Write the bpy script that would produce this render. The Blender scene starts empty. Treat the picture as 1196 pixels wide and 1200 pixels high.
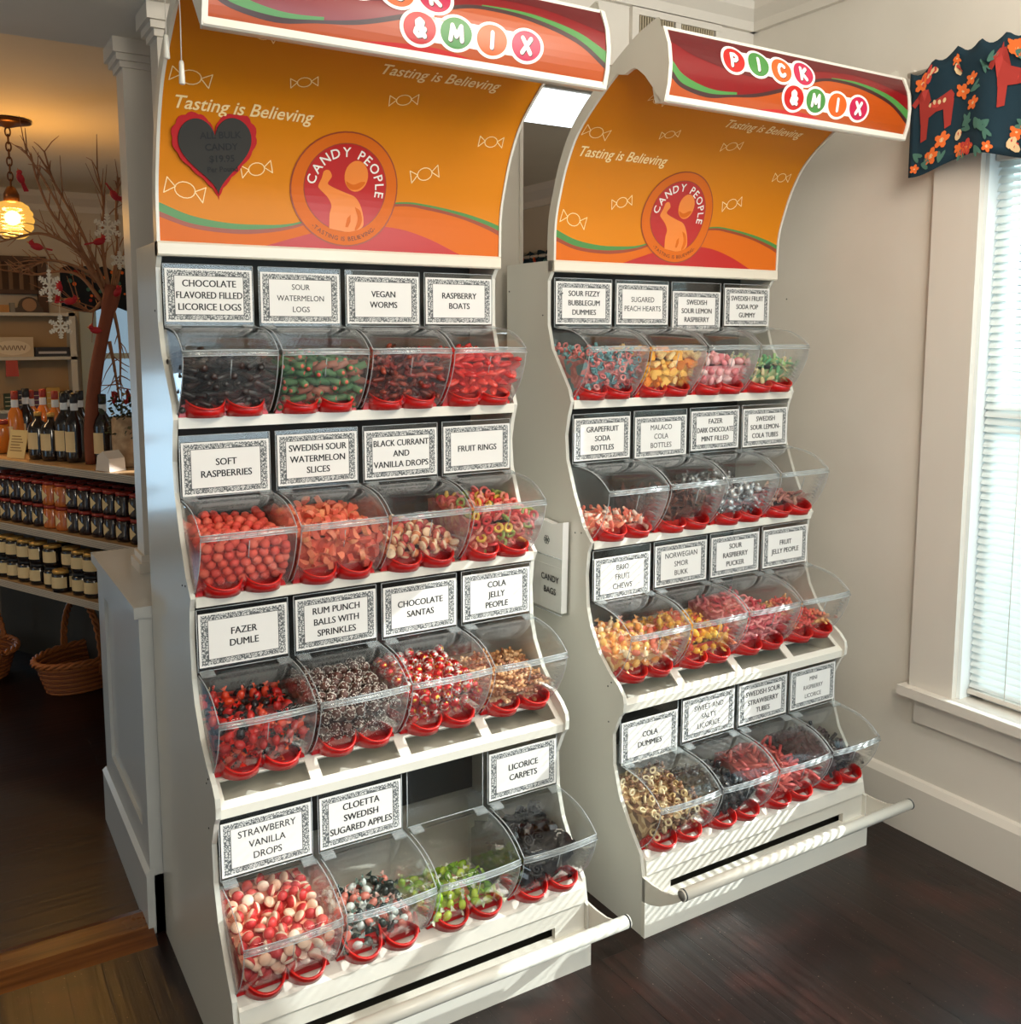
import bpy, bmesh, math, random
from mathutils import Vector, Matrix, Euler
random.seed(7)
S = bpy.context.scene
C = S.collection
PI = math.pi

# ------------------------------------------------------------------ camera
F_PX, CY = 1126.4, -78.1
cam_d = bpy.data.cameras.new('camera'); cam = bpy.data.objects.new('camera', cam_d); C.objects.link(cam)
cam_d.sensor_width = 36; cam_d.lens = F_PX / 1200 * 36; cam_d.shift_y = CY / 1200; cam_d.clip_start = .05
CAM = Vector((-.464, -1.856, 1.608))
YAW, PITCH = math.radians(31.244), math.radians(6.654)
fwd = Vector((math.sin(YAW)*math.cos(PITCH), math.cos(YAW)*math.cos(PITCH), -math.sin(PITCH)))
rgt = Vector((math.cos(YAW), -math.sin(YAW), 0)); upv = rgt.cross(fwd)
cam.matrix_world = Matrix(((rgt.x, upv.x, -fwd.x, CAM.x), (rgt.y, upv.y, -fwd.y, CAM.y), (rgt.z, upv.z, -fwd.z, CAM.z), (0, 0, 0, 1)))
S.camera = cam

# ------------------------------------------------------------------ view, world, sun, large lights
S.view_settings.view_transform = 'Standard'; S.view_settings.look = 'None'
S.view_settings.gamma = 1; S.view_settings.use_curve_mapping = False
S.view_settings.exposure = 0.30
try:
    S.cycles.transparent_max_bounces = 40; S.cycles.max_bounces = 10; S.cycles.sample_clamp_indirect = 4
except Exception: pass
w = bpy.data.worlds.new('world'); S.world = w; w.use_nodes = True
FAR_Y = 5.8
bg = w.node_tree.nodes['Background']; bg.inputs[0].default_value = (.62, .82, 1.0, 1); bg.inputs[1].default_value = .36

def light(kind, name, loc, energy, color, direction=None, size=None, size_y=None, angle=None):
    d = bpy.data.lights.new(name, kind); d.energy = energy; d.color = color
    if size: 
        if kind == 'AREA':
            d.size = size
            if size_y: d.shape = 'RECTANGLE'; d.size_y = size_y
        else: d.shadow_soft_size = size
    if angle: d.angle = angle
    o = bpy.data.objects.new(name, d); C.objects.link(o); o.location = loc
    if direction: o.rotation_euler = Vector(direction).to_track_quat('-Z', 'Y').to_euler()
    return o
light('SUN', 'sun', (4, -2, 4), 8.3, (1.0, .985, .96), direction=(-1, .5, -.66), angle=.010)
light('AREA', 'window_daylight', (2.75, -.75, 1.4), 22, (.74, .92, 1.0), direction=(-1, 0, -.1), size=1.5, size_y=1.7)
light('AREA', 'shop_cool_fill', (1.6, -3.9, 1.6), 42, (.76, .92, 1.0), direction=(-.16, 1, -.08), size=2.0, size_y=1.6)  # cool fill added behind the camera, no window is built there
light('POINT', 'shop_upper_fill', (1.25, -1.35, 2.5), 52, (1.0, .93, .82), size=.35)  # added fill that lifts the ceiling and upper wall, no pendant hangs here
light('POINT', 'stand_front_fill', (-.10, -2.3, 2.3), 62, (1.0, .90, .74), size=.3)  # added warm fill for the stand fronts and the window stand's side
light('AREA', 'back_room_fill', (-1.6, 3.0, 2.5), 8, (1.0, .66, .34), direction=(.35, .1, -1), size=.5)  # extra warm fill added out of view, not a fixture of the room
light('AREA', 'side_blue_fill', (-3.3, 2.2, 1.1), 5, (.42, .72, 1.0), direction=(1, -.1, -.05), size=1.1, size_y=1.3)  # bluish fill added against the solid left wall for the pedestal and panel
light('AREA', 'glass_door_daylight', (-1.22, FAR_Y-.03, .78), 8.5, (.50, .78, 1.0), direction=(0, -1, -.05), size=.72, size_y=1.05)

# ------------------------------------------------------------------ helpers
def srgb(r, g, b):
    f = lambda v: (v/255/12.92) if v/255 <= .04045 else ((v/255+.055)/1.055)**2.4
    return (f(r), f(g), f(b), 1)
MATS = {}
def mat(name, col, rough=.5, metal=0, coat=0, spec=.5, trans=0, emis=None, estr=0, sub=0, bump=None):
    if name in MATS: return MATS[name]
    m = bpy.data.materials.new(name); m.use_nodes = True; nt = m.node_tree; b = nt.nodes['Principled BSDF']
    b.inputs['Base Color'].default_value = srgb(*col); b.inputs['Roughness'].default_value = rough
    b.inputs['Metallic'].default_value = metal; b.inputs['Coat Weight'].default_value = coat
    b.inputs['Coat Roughness'].default_value = .12
    b.inputs['Specular IOR Level'].default_value = spec
    if emis: b.inputs['Emission Color'].default_value = srgb(*emis); b.inputs['Emission Strength'].default_value = estr
    if bump:
        tc = nt.nodes.new('ShaderNodeTexCoord'); n = nt.nodes.new('ShaderNodeTexNoise'); n.inputs['Scale'].default_value = bump[0]; n.inputs['Detail'].default_value = 5
        bp = nt.nodes.new('ShaderNodeBump'); bp.inputs['Strength'].default_value = bump[1]; bp.inputs['Distance'].default_value = bump[2]
        nt.links.new(tc.outputs['Object'], n.inputs['Vector']); nt.links.new(n.outputs['Fac'], bp.inputs['Height']); nt.links.new(bp.outputs['Normal'], b.inputs['Normal'])
    MATS[name] = m; return m
def clear(name, tint=(1, 1, 1), ior=1.45, rough=.03, add=0.0, haze=0.0):
    m = bpy.data.materials.new(name); m.use_nodes = True; nt = m.node_tree; nt.nodes.clear()
    out = nt.nodes.new('ShaderNodeOutputMaterial'); t = nt.nodes.new('ShaderNodeBsdfTransparent'); g = nt.nodes.new('ShaderNodeBsdfGlossy')
    t.inputs[0].default_value = (*tint, 1); g.inputs['Roughness'].default_value = rough
    fr = nt.nodes.new('ShaderNodeLayerWeight'); pw = nt.nodes.new('ShaderNodeMath'); pw.operation = 'POWER'; pw.inputs[1].default_value = 4.5
    nt.links.new(fr.outputs['Facing'], pw.inputs[0])          # Schlick falloff, the same from both sides of a thin sheet
    ma = nt.nodes.new('ShaderNodeMath'); ma.operation = 'MULTIPLY_ADD'; ma.inputs[1].default_value = .7; ma.inputs[2].default_value = .018+add; ma.use_clamp = True
    mx = nt.nodes.new('ShaderNodeMixShader'); nt.links.new(pw.outputs[0], ma.inputs[0]); nt.links.new(ma.outputs[0], mx.inputs[0])
    if haze:
        df = nt.nodes.new('ShaderNodeBsdfDiffuse'); df.inputs[0].default_value = (.9, .95, .97, 1); mh = nt.nodes.new('ShaderNodeMixShader'); mh.inputs[0].default_value = haze
        nt.links.new(t.outputs[0], mh.inputs[1]); nt.links.new(df.outputs[0], mh.inputs[2]); nt.links.new(mh.outputs[0], mx.inputs[1])
    else: nt.links.new(t.outputs[0], mx.inputs[1])
    nt.links.new(g.outputs[0], mx.inputs[2]); nt.links.new(mx.outputs[0], out.inputs[0]); MATS[name] = m
    return m

class MB:
    def __init__(s): s.v = []; s.f = []; s.m = []; s.sm = []; s.uv = {}
    def add(s, vs, fs, mi=0, smooth=False):
        o = len(s.v); s.v += [tuple(v) for v in vs]
        for f in fs: s.f.append([o+i for i in f]); s.m.append(mi); s.sm.append(smooth)
        return s
    def box(s, x0, x1, y0, y1, z0, z1, mi=0, M=None):
        vs = [Vector((x, y, z)) for z in (z0, z1) for y in (y0, y1) for x in (x0, x1)]
        if M: vs = [M @ v for v in vs]
        return s.add(vs, [(0, 2, 3, 1), (4, 5, 7, 6), (0, 1, 5, 4), (2, 6, 7, 3), (0, 4, 6, 2), (1, 3, 7, 5)], mi)
    def prism(s, poly, a0, a1, axis='x', mi=0, M=None):
        n = len(poly); mk = {'x': lambda a, p: Vector((a, p[0], p[1])), 'y': lambda a, p: Vector((p[0], a, p[1])), 'z': lambda a, p: Vector((p[0], p[1], a))}[axis]
        vs = [mk(a0, p) for p in poly] + [mk(a1, p) for p in poly]
        if M: vs = [M @ v for v in vs]
        return s.add(vs, [tuple(range(n))[::-1], tuple(range(n, 2*n))] + [(i, (i+1) % n, n+(i+1) % n, n+i) for i in range(n)], mi)
    def tube(s, pts, r, n=8, mi=0, cap=True, closed=False):
        pts = [Vector(p) for p in pts]; N = len(pts); rr = r if isinstance(r, (list, tuple)) else [r]*N
        vs = []; up = Vector((0, 0, 1)); prev = None
        for i, p in enumerate(pts):
            if closed: t = pts[(i+1) % N]-pts[i-1]
            else: t = pts[min(i+1, N-1)]-pts[max(i-1, 0)]
            t = t.normalized() if t.length > 1e-9 else up
            if prev is None: a = t.cross(up if abs(t.z) < .9 else Vector((1, 0, 0))).normalized()
            else:
                a = prev - t*prev.dot(t)
                a = a.normalized() if a.length > 1e-6 else t.orthogonal().normalized()
            prev = a; b = t.cross(a)
            vs += [p+(a*math.cos(2*PI*k/n)+b*math.sin(2*PI*k/n))*rr[i] for k in range(n)]
        fs = []
        for i in range(N if closed else N-1):
            for k in range(n):
                j = (i+1) % N; fs.append((i*n+k, i*n+(k+1) % n, j*n+(k+1) % n, j*n+k))
        if cap and not closed: fs += [tuple(range(n))[::-1], tuple(range((N-1)*n, N*n))]
        return s.add(vs, fs, mi, True)
    def lathe(s, prof, n=16, mi=0, M=None, mis=None, smooth=True):
        vs = [Vector((r*math.cos(2*PI*k/n), r*math.sin(2*PI*k/n), z)) for r, z in prof for k in range(n)]
        if M: vs = [M @ v for v in vs]
        o = len(s.v); s.v += [tuple(v) for v in vs]
        for i in range(len(prof)-1):
            for k in range(n):
                s.f.append([o+i*n+k, o+i*n+(k+1) % n, o+(i+1)*n+(k+1) % n, o+(i+1)*n+k]); s.m.append(mis[i] if mis else mi); s.sm.append(smooth)
        s.f.append([o+k for k in range(n)][::-1]); s.m.append(mis[0] if mis else mi); s.sm.append(False)
        s.f.append([o+(len(prof)-1)*n+k for k in range(n)]); s.m.append(mis[-1] if mis else mi); s.sm.append(False)
        return s
    def mesh(s, name, mats, solid=0, fix=True):
        me = bpy.data.meshes.new(name); me.from_pydata(s.v, [], s.f)
        for m in (mats if isinstance(mats, (list, tuple)) else [mats]): me.materials.append(m)
        for p, mi, sm in zip(me.polygons, s.m, s.sm): p.material_index = mi; p.use_smooth = sm
        if fix or solid:
            bm = bmesh.new(); bm.from_mesh(me)
            bmesh.ops.remove_doubles(bm, verts=bm.verts, dist=1e-6)
            bmesh.ops.recalc_face_normals(bm, faces=bm.faces)
            if solid: bmesh.ops.solidify(bm, geom=bm.faces[:], thickness=solid)
            bm.to_mesh(me); bm.free()
        return me
    def build(s, name, mats, parent=None, solid=0, fix=True):
        return obj(name, s.mesh(name, mats, solid, fix), parent)
def obj(name, me, parent=None, loc=None):
    o = bpy.data.objects.new(name, me); C.objects.link(o)
    if parent: o.parent = parent
    if loc: o.location = loc
    return o
def tag(o, label, cat, group=None, kind=None):
    o['label'] = label; o['category'] = cat
    if group: o['group'] = group
    if kind: o['kind'] = kind
    return o
def thing(name, label, cat, loc=(0, 0, 0), rz=0, group=None):
    o = bpy.data.objects.new(name, None); C.objects.link(o); o.location = loc; o.rotation_euler = (0, 0, rz); o.empty_display_size = .05
    return tag(o, label, cat, group)
def struct(name, mb, m, fix=True):
    o = mb.build(name, m, fix=fix); o['kind'] = 'structure'; return o
def copy_tree(o, parent=None):
    c = o.copy(); C.objects.link(c)
    if parent: c.parent = parent
    for ch in list(o.children): copy_tree(ch, c)
    return c
def at(px, py, axis, val):
    d = rgt*(px-598)/F_PX - upv*(py-600-CY)/F_PX + fwd
    t = (val-CAM[axis])/d[axis]; return CAM+d*t
def catmull(pts, n=8):
    P = [Vector(p) for p in pts]; P = [2*P[0]-P[1]]+P+[2*P[-1]-P[-2]]; out = []
    for i in range(1, len(P)-2):
        for k in range(n):
            t = k/n; a, b, c, d = P[i-1], P[i], P[i+1], P[i+2]
            out.append(.5*((2*b)+(c-a)*t+(2*a-5*b+4*c-d)*t*t+(3*b-a-3*c+d)*t**3))
    return out+[P[-2]]
# flat text -> list of (verts, faces) in XY, centred
TEXTC = {}
def text_geo(body, size=1.0, bold=0.0, shear=0.0, align='CENTER', res=3):
    key = (body, round(size, 5), bold, shear, align)
    if key in TEXTC: return TEXTC[key]
    cu = bpy.data.curves.new('txt', 'FONT'); cu.body = body; cu.size = size; cu.align_x = align; cu.offset = bold*size; cu.shear = shear; cu.resolution_u = res
    o = bpy.data.objects.new('txt', cu); C.objects.link(o)
    dg = bpy.context.evaluated_depsgraph_get(); me = bpy.data.meshes.new_from_object(o.evaluated_get(dg))
    vs = [v.co.copy() for v in me.vertices]; fs = [tuple(p.vertices) for p in me.polygons]
    bpy.data.objects.remove(o); bpy.data.meshes.remove(me); bpy.data.curves.remove(cu)
    TEXTC[key] = (vs, fs); return vs, fs

# ------------------------------------------------------------------ node materials
def planks(name, along, c1, c2, c3, width, rough=(.22, .5), dust=False):
    m = bpy.data.materials.new(name); m.use_nodes = True; nt = m.node_tree; b = nt.nodes['Principled BSDF']; N = nt.nodes.new; L = nt.links.new
    tc = N('ShaderNodeTexCoord'); mp = N('ShaderNodeMapping'); mp.inputs['Rotation'].default_value = (0, 0, PI/2 if along == 'y' else 0)
    br = N('ShaderNodeTexBrick'); br.inputs['Scale'].default_value = 1; br.inputs['Brick Width'].default_value = 1.7; br.inputs['Row Height'].default_value = width
    br.inputs['Mortar Size'].default_value = .0016; br.inputs['Mortar Smooth'].default_value = .2; br.inputs['Color1'].default_value = srgb(*c1); br.inputs['Color2'].default_value = srgb(*c2); br.inputs['Mortar'].default_value = srgb(10, 7, 6)
    L(tc.outputs['Object'], mp.inputs[0]); L(mp.outputs[0], br.inputs[0])
    mp2 = N('ShaderNodeMapping'); mp2.inputs['Scale'].default_value = (2, 40, 2) if along == 'x' else (40, 2, 2); L(tc.outputs['Object'], mp2.inputs[0])
    n1 = N('ShaderNodeTexNoise'); n1.inputs['Scale'].default_value = 1.2; n1.inputs['Detail'].default_value = 6; L(mp2.outputs[0], n1.inputs[0])
    n2 = N('ShaderNodeTexNoise'); n2.inputs['Scale'].default_value = 2.3; n2.inputs['Detail'].default_value = 7; L(tc.outputs['Object'], n2.inputs[0])
    mx = N('ShaderNodeMixRGB'); mx.blend_type = 'MULTIPLY'; mx.inputs[0].default_value = .8
    r1 = N('ShaderNodeValToRGB'); r1.color_ramp.elements[0].color = (.35, .32, .3, 1); r1.color_ramp.elements[0].position = .35; r1.color_ramp.elements[1].color = (1, 1, 1, 1); r1.color_ramp.elements[1].position = .65
    L(n1.outputs[0], r1.inputs[0]); L(br.outputs[0], mx.inputs[1]); L(r1.outputs[0], mx.inputs[2])
    mx2 = N('ShaderNodeMixRGB'); r2 = N('ShaderNodeValToRGB'); r2.color_ramp.elements[0].position = .5; r2.color_ramp.elements[1].position = .75
    L(n2.outputs[0], r2.inputs[0]); L(r2.outputs[0], mx2.inputs[0]); L(mx.outputs[0], mx2.inputs[1]); mx2.inputs[2].default_value = srgb(*c3)
    col = mx2.outputs[0]
    if dust:      # scattered pale grit and worn reddish patches
        n3 = N('ShaderNodeTexNoise'); n3.inputs['Scale'].default_value = 130; n3.inputs['Detail'].default_value = 2; L(tc.outputs['Object'], n3.inputs[0])
        r3 = N('ShaderNodeValToRGB'); r3.color_ramp.elements[0].position = .70; r3.color_ramp.elements[1].position = .76; L(n3.outputs[0], r3.inputs[0])
        n4 = N('ShaderNodeTexNoise'); n4.inputs['Scale'].default_value = 4.5; n4.inputs['Detail'].default_value = 4; L(tc.outputs['Object'], n4.inputs[0])
        r4 = N('ShaderNodeValToRGB'); r4.color_ramp.elements[0].position = .54; r4.color_ramp.elements[1].position = .72; r4.color_ramp.elements[1].color = (.6, .6, .6, 1); L(n4.outputs[0], r4.inputs[0])
        m4 = N('ShaderNodeMixRGB'); L(r4.outputs[0], m4.inputs[0]); L(col, m4.inputs[1]); m4.inputs[2].default_value = srgb(70, 32, 24)
        m3 = N('ShaderNodeMixRGB'); L(r3.outputs[0], m3.inputs[0]); L(m4.outputs[0], m3.inputs[1]); m3.inputs[2].default_value = srgb(120, 104, 88); col = m3.outputs[0]
    L(col, b.inputs['Base Color'])
    rr = N('ShaderNodeMapRange'); rr.inputs['To Min'].default_value = rough[0]; rr.inputs['To Max'].default_value = rough[1]; L(n2.outputs[0], rr.inputs[0]); L(rr.outputs[0], b.inputs['Roughness'])
    bp = N('ShaderNodeBump'); bp.inputs['Strength'].default_value = .35; bp.inputs['Distance'].default_value = .003
    ad = N('ShaderNodeMath'); ad.operation = 'SUBTRACT'; L(n1.outputs[0], ad.inputs[0]); L(br.outputs['Fac'], ad.inputs[1]); L(ad.outputs[0], bp.inputs['Height']); L(bp.outputs[0], b.inputs['Normal'])
    return m
def plaster(name, c1, c2, rough=.8, scale=3, bs=.25):
    m = bpy.data.materials.new(name); m.use_nodes = True; nt = m.node_tree; b = nt.nodes['Principled BSDF']; N = nt.nodes.new; L = nt.links.new
    tc = N('ShaderNodeTexCoord'); n = N('ShaderNodeTexNoise'); n.inputs['Scale'].default_value = scale; n.inputs['Detail'].default_value = 6; L(tc.outputs['Object'], n.inputs[0])
    r = N('ShaderNodeValToRGB'); r.color_ramp.elements[0].color = srgb(*c1); r.color_ramp.elements[1].color = srgb(*c2); r.color_ramp.elements[0].position = .3; r.color_ramp.elements[1].position = .7
    L(n.outputs[0], r.inputs[0]); L(r.outputs[0], b.inputs['Base Color']); b.inputs['Roughness'].default_value = rough
    n2 = N('ShaderNodeTexNoise'); n2.inputs['Scale'].default_value = 14; n2.inputs['Detail'].default_value = 8; L(tc.outputs['Object'], n2.inputs[0])
    bp = N('ShaderNodeBump'); bp.inputs['Strength'].default_value = bs; bp.inputs['Distance'].default_value = .006; L(n2.outputs[0], bp.inputs['Height']); L(bp.outputs[0], b.inputs['Normal'])
    return m
def speckle(name, cols, scale, rough=.5):
    m = bpy.data.materials.new(name); m.use_nodes = True; nt = m.node_tree; b = nt.nodes['Principled BSDF']; N = nt.nodes.new; L = nt.links.new
    tc = N('ShaderNodeTexCoord'); v = N('ShaderNodeTexVoronoi'); v.inputs['Scale'].default_value = scale; L(tc.outputs['Object'], v.inputs[0])
    r = N('ShaderNodeValToRGB'); r.color_ramp.interpolation = 'CONSTANT'
    sp = N('ShaderNodeSeparateColor'); L(v.outputs['Color'], sp.inputs[0]); L(sp.outputs[0], r.inputs[0])
    while len(r.color_ramp.elements) < len(cols): r.color_ramp.elements.new(.5)
    for i, c in enumerate(cols): r.color_ramp.elements[i].position = i/len(cols); r.color_ramp.elements[i].color = srgb(*c)
    L(r.outputs[0], b.inputs['Base Color']); b.inputs['Roughness'].default_value = rough
    bp = N('ShaderNodeBump'); bp.inputs['Strength'].default_value = .6; bp.inputs['Distance'].default_value = .004; bp.invert = True; L(v.outputs['Distance'], bp.inputs['Height']); L(bp.outputs[0], b.inputs['Normal'])
    return m
def card_mat():
    m = bpy.data.materials.new('printed_card'); m.use_nodes = True; nt = m.node_tree; b = nt.nodes['Principled BSDF']; N = nt.nodes.new; L = nt.links.new
    b.inputs['Roughness'].default_value = .6
    tc = N('ShaderNodeTexCoord'); sx = N('ShaderNodeSeparateXYZ'); L(tc.outputs['Object'], sx.inputs[0])   # card local metres, centred
    def math_(op, a, b_=None):
        n = N('ShaderNodeMath'); n.operation = op
        for i, x in enumerate((a, b_)):
            if x is None: continue
            if isinstance(x, (int, float)): n.inputs[i].default_value = x
            else: L(x, n.inputs[i])
        return n.outputs[0]
    hx, hz = .1, .061
    dx = math_('SUBTRACT', hx, math_('ABSOLUTE', sx.outputs[0])); dz = math_('SUBTRACT', hz, math_('ABSOLUTE', sx.outputs[2]))
    dx2 = math_('MULTIPLY', dx, .8)
    d = math_('MINIMUM', dx2, dz)
    band = math_('MULTIPLY', math_('GREATER_THAN', d, .004), math_('LESS_THAN', d, .0165))
    line = math_('MULTIPLY', math_('GREATER_THAN', d, .0158), math_('LESS_THAN', d, .0170))
    mp = N('ShaderNodeMapping'); mp.inputs['Scale'].default_value = (130, 130, 130); L(tc.outputs['Object'], mp.inputs[0])
    w1 = N('ShaderNodeTexVoronoi'); w1.inputs['Scale'].default_value = 1; w1.inputs['Randomness'].default_value = .55; L(mp.outputs[0], w1.inputs[0])
    w2 = N('ShaderNodeTexNoise'); w2.inputs['Scale'].default_value = 1.3; w2.inputs['Detail'].default_value = 2; L(mp.outputs[0], w2.inputs[0])
    s_ = math_('ADD', math_('MULTIPLY', math_('SINE', math_('ADD', math_('MULTIPLY', w1.outputs['Distance'], 15), math_('MULTIPLY', w2.outputs[0], 5))), .5), .5)
    r = N('ShaderNodeValToRGB'); r.color_ramp.elements[0].color = srgb(84, 88, 90); r.color_ramp.elements[0].position = .25; r.color_ramp.elements[1].color = srgb(200, 200, 197); r.color_ramp.elements[1].position = .75; L(s_, r.inputs[0])
    m1 = N('ShaderNodeMixRGB'); m1.inputs[1].default_value = srgb(226, 224, 220); L(band, m1.inputs[0]); L(r.outputs[0], m1.inputs[2])
    m2 = N('ShaderNodeMixRGB'); m2.inputs[2].default_value = srgb(60, 62, 64); L(line, m2.inputs[0]); L(m1.outputs[0], m2.inputs[1]); L(m2.outputs[0], b.inputs['Base Color'])
    return m

W_PAINT = mat('white_enamel', (222, 218, 206), .32, coat=.3, bump=(6, .05, .002))
W_GLOSS = mat('white_enamel_panel', (214, 212, 202), .28, coat=.25, bump=(5, .12, .003))
W_TRIM = mat('trim_paint', (216, 210, 200), .42, bump=(20, .08, .002))
W_PED = mat('pedestal_paint', (196, 200, 200), .3, coat=.2, bump=(30, .15, .002))
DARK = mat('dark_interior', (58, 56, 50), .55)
RED = mat('red_plastic', (188, 12, 12), .32, coat=.2)
TUBC = clear('tub_plastic', (.985, .988, .985), add=.004, haze=.02)
CLEAR = clear('clear_plastic', (.985, .988, .985), add=.004)
EDGE = clear('acrylic_edge_glint', (.8, .83, .83), add=.05, rough=.15, haze=.35)  # milky haze paints in the light caught along acrylic edges
FROST = clear('frosted_lip', (.85, .88, .88), add=.04, rough=.12, haze=.13)
INK = mat('black_ink', (28, 28, 30), .6)
CARD = card_mat()
ORANGE = mat('orange_print', (214, 128, 12), .42, spec=.25)
ORANGE2 = mat('deep_orange_print', (212, 104, 20), .42, spec=.25)
REDP = mat('red_print', (184, 28, 24), .36); DREDP = mat('dark_red_print', (92, 14, 18), .36); SREDP = mat('sign_red_print', (124, 13, 18), .3)
GREENP = mat('green_print', (70, 132, 62), .38); OLIVEP = mat('olive_print', (112, 128, 40), .38); BROWNP = mat('brown_print', (150, 62, 30), .38)
CREAMP = mat('cream_print', (255, 224, 164), .45); WHITEP = mat('white_print', (240, 236, 226), .4)
MAGP = mat('magenta_print', (186, 34, 74), .36); SHADP = mat('charcoal_print', (60, 30, 28), .4)

# ------------------------------------------------------------------ room shell
XR, YB, ZC = 2.18, .80, 2.80      # right wall, back wall, ceiling of the shop room
FY = 5.8                          # far wall of the back room
NEAR_FLOOR = planks('near_floorboards', 'y', (42, 23, 18), (28, 17, 14), (24, 15, 13), .085, (.2, .42), True)
FAR_FLOOR = planks('far_floorboards', 'x', (42, 16, 10), (30, 12, 9), (24, 10, 8), .09)
WALL = plaster('cream_plaster', (214, 208, 197), (221, 215, 205))
CEIL = plaster('ceiling_plaster', (222, 218, 208), (230, 226, 218), scale=2, bs=.35)
FARW = plaster('back_room_plaster', (196, 186, 168), (204, 194, 178))
struct('floor', MB().box(-3.4, XR+.05, -4.2, .66, -.05, 0), NEAR_FLOOR)
f2 = MB().box(-3.4, 3.25, .66, FY+.1, -.05, 0); struct('floor_back_room', f2, FAR_FLOOR)
SADDLE = planks('threshold_wood', 'x', (120, 70, 30), (104, 60, 26), (78, 44, 22), .5, (.18, .35))
struct('trim_1', MB().prism([(.655, 0), (.69, .012), (.72, .02), (.80, .02), (.835, .008), (.84, 0)], -3.4, -.03, 'x'), SADDLE)
# right wall with the window opening
WY0, WY1, WZ0, WZ1 = -1.13, -.135, .49, 2.16
b = MB(); b.box(XR, XR+.16, -4.2, WY0, 0, ZC); b.box(XR, XR+.16, WY1, YB+.15, 0, ZC); b.box(XR, XR+.16, WY0, WY1, 0, WZ0); b.box(XR, XR+.16, WY0, WY1, WZ1, ZC)
struct('wall_right', b, WALL)
OX0, OX1, OZ0, OZ1 = 1.178, 1.66, 1.50, 2.50
struct('wall_back', MB().box(.22, OX0, YB, YB+.14, 0, ZC).box(OX1, XR, YB, YB+.14, 0, ZC).box(OX0, OX1, YB, YB+.14, 0, OZ0).box(OX0, OX1, YB, YB+.14, OZ1, ZC), WALL)
struct('window_3', MB().box(OX0, OX0+.012, YB-.008, YB+.148, OZ0, OZ1).box(OX1-.012, OX1, YB-.008, YB+.148, OZ0, OZ1).box(OX0+.012, OX1-.012, YB-.008, YB+.148, OZ0, OZ0+.012).box(OX0+.012, OX1-.012, YB-.008, YB+.148, OZ1-.012, OZ1), W_TRIM)
struct('ceiling', MB().box(-3.4, XR+.2, -4.2, YB+.14, ZC, ZC+.06), CEIL)
struct('wall_left', MB().box(-3.5, -3.4, -4.2, FY, 0, ZC), FARW)
struct('wall_header', MB().box(-3.4, .22, .62, 1.2, 2.42, ZC), CEIL)
# back room shell
b = MB(); wx0, wx1, wz0, wz1 = .60, 1.05, .85, 1.98; dx0, dx1, dz1 = -1.7, -.75, 2.1
b.box(-3.4, dx0, FY, FY+.12, 0, 2.62); b.box(dx0, dx1, FY, FY+.12, dz1, 2.62); b.box(dx1, wx0, FY, FY+.12, 0, 2.62)
b.box(wx0, wx1, FY, FY+.12, 0, wz0); b.box(wx0, wx1, FY, FY+.12, wz1, 2.62); b.box(wx1, 3.2, FY, FY+.12, 0, 2.62)
struct('wall_far', b, FARW)
struct('wall_side', MB().box(3.2, 3.3, .94, FY, 0, 2.62), FARW)
struct('ceiling_back_room', MB().box(-3.4, 3.3, 1.2, FY+.12, 2.60, 2.66).box(.22, 3.3, .94, 1.2, 2.60, 2.82), plaster('warm_ceiling', (226, 214, 190), (232, 220, 196), scale=2, bs=.2))
struct('trim_2', MB().prism([(FY, 2.47), (FY-.02, 2.47), (FY-.03, 2.51), (FY-.08, 2.56), (FY-.1, 2.6), (FY, 2.6)], -3.4, 3.2, 'x'), W_TRIM)
# crown, baseboards
cr = [(0, 0), (-.02, 0), (-.025, .03), (-.06, .06), (-.065, .085), (-.1, .1), (-.1, .112), (0, .112)]
struct('trim_3', MB().prism([(YB+a, 2.688+c) for a, c in cr], .22, XR, 'x'), W_TRIM)
struct('trim_4', MB().prism([(XR+a, 2.688+c) for a, c in cr], -4.2, YB, 'y'), W_TRIM)
struct('baseboard_right', MB().prism([(XR, 0), (XR-.024, 0), (XR-.024, .165), (XR-.012, .185), (XR, .19)], -4.2, YB, 'y'), W_TRIM)
struct('baseboard_back', MB().prism([(YB, 0), (YB-.02, 0), (YB-.02, .165), (YB-.01, .185), (YB, .19)], .22, XR-.024, 'x'), W_TRIM)
# window casing, sill, apron, sash
b = MB(); cs = .13
b.box(XR-.022, XR, WY1, WY1+.15, .495, 2.3); b.box(XR-.022, XR, WY0-.15, WY0, .495, 2.3); b.box(XR-.022, XR, WY0-.15, WY1+.15, WZ1, 2.3); b.box(XR-.03, XR, WY0-.16, WY1+.16, 2.3, 2.33)
b.box(XR-.055, XR+.1, WY0-.17, WY1+.17, .465, .495); b.box(XR-.02, XR, WY0-.13, WY1+.13, .38, .465)
struct('trim_5', b, W_TRIM)
b = MB()
for y0, y1 in ((WY1-.05, WY1), (WY0, WY0+.05)): b.box(XR+.06, XR+.11, y0, y1, WZ0, WZ1)
b.box(XR+.06, XR+.11, WY0, WY1, WZ0, WZ0+.06); b.box(XR+.06, XR+.11, WY0, WY1, WZ1-.05, WZ1); b.box(XR+.06, XR+.11, WY0, WY1, 1.36, 1.40)
b.box(XR+.0, XR+.06, WY1-.012, WY1, WZ0, WZ1); b.box(XR, XR+.06, WY0, WY0+.012, WZ0, WZ1)
wf = struct('window_1', b, mat('window_frame', (232, 238, 238), .35))
pn = MB().box(XR+.083, XR+.087, WY0+.05, WY1-.05, WZ0+.06, WZ1-.05).build('window_pane', clear('window_glass', (.93, .97, .97)), wf)
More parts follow.
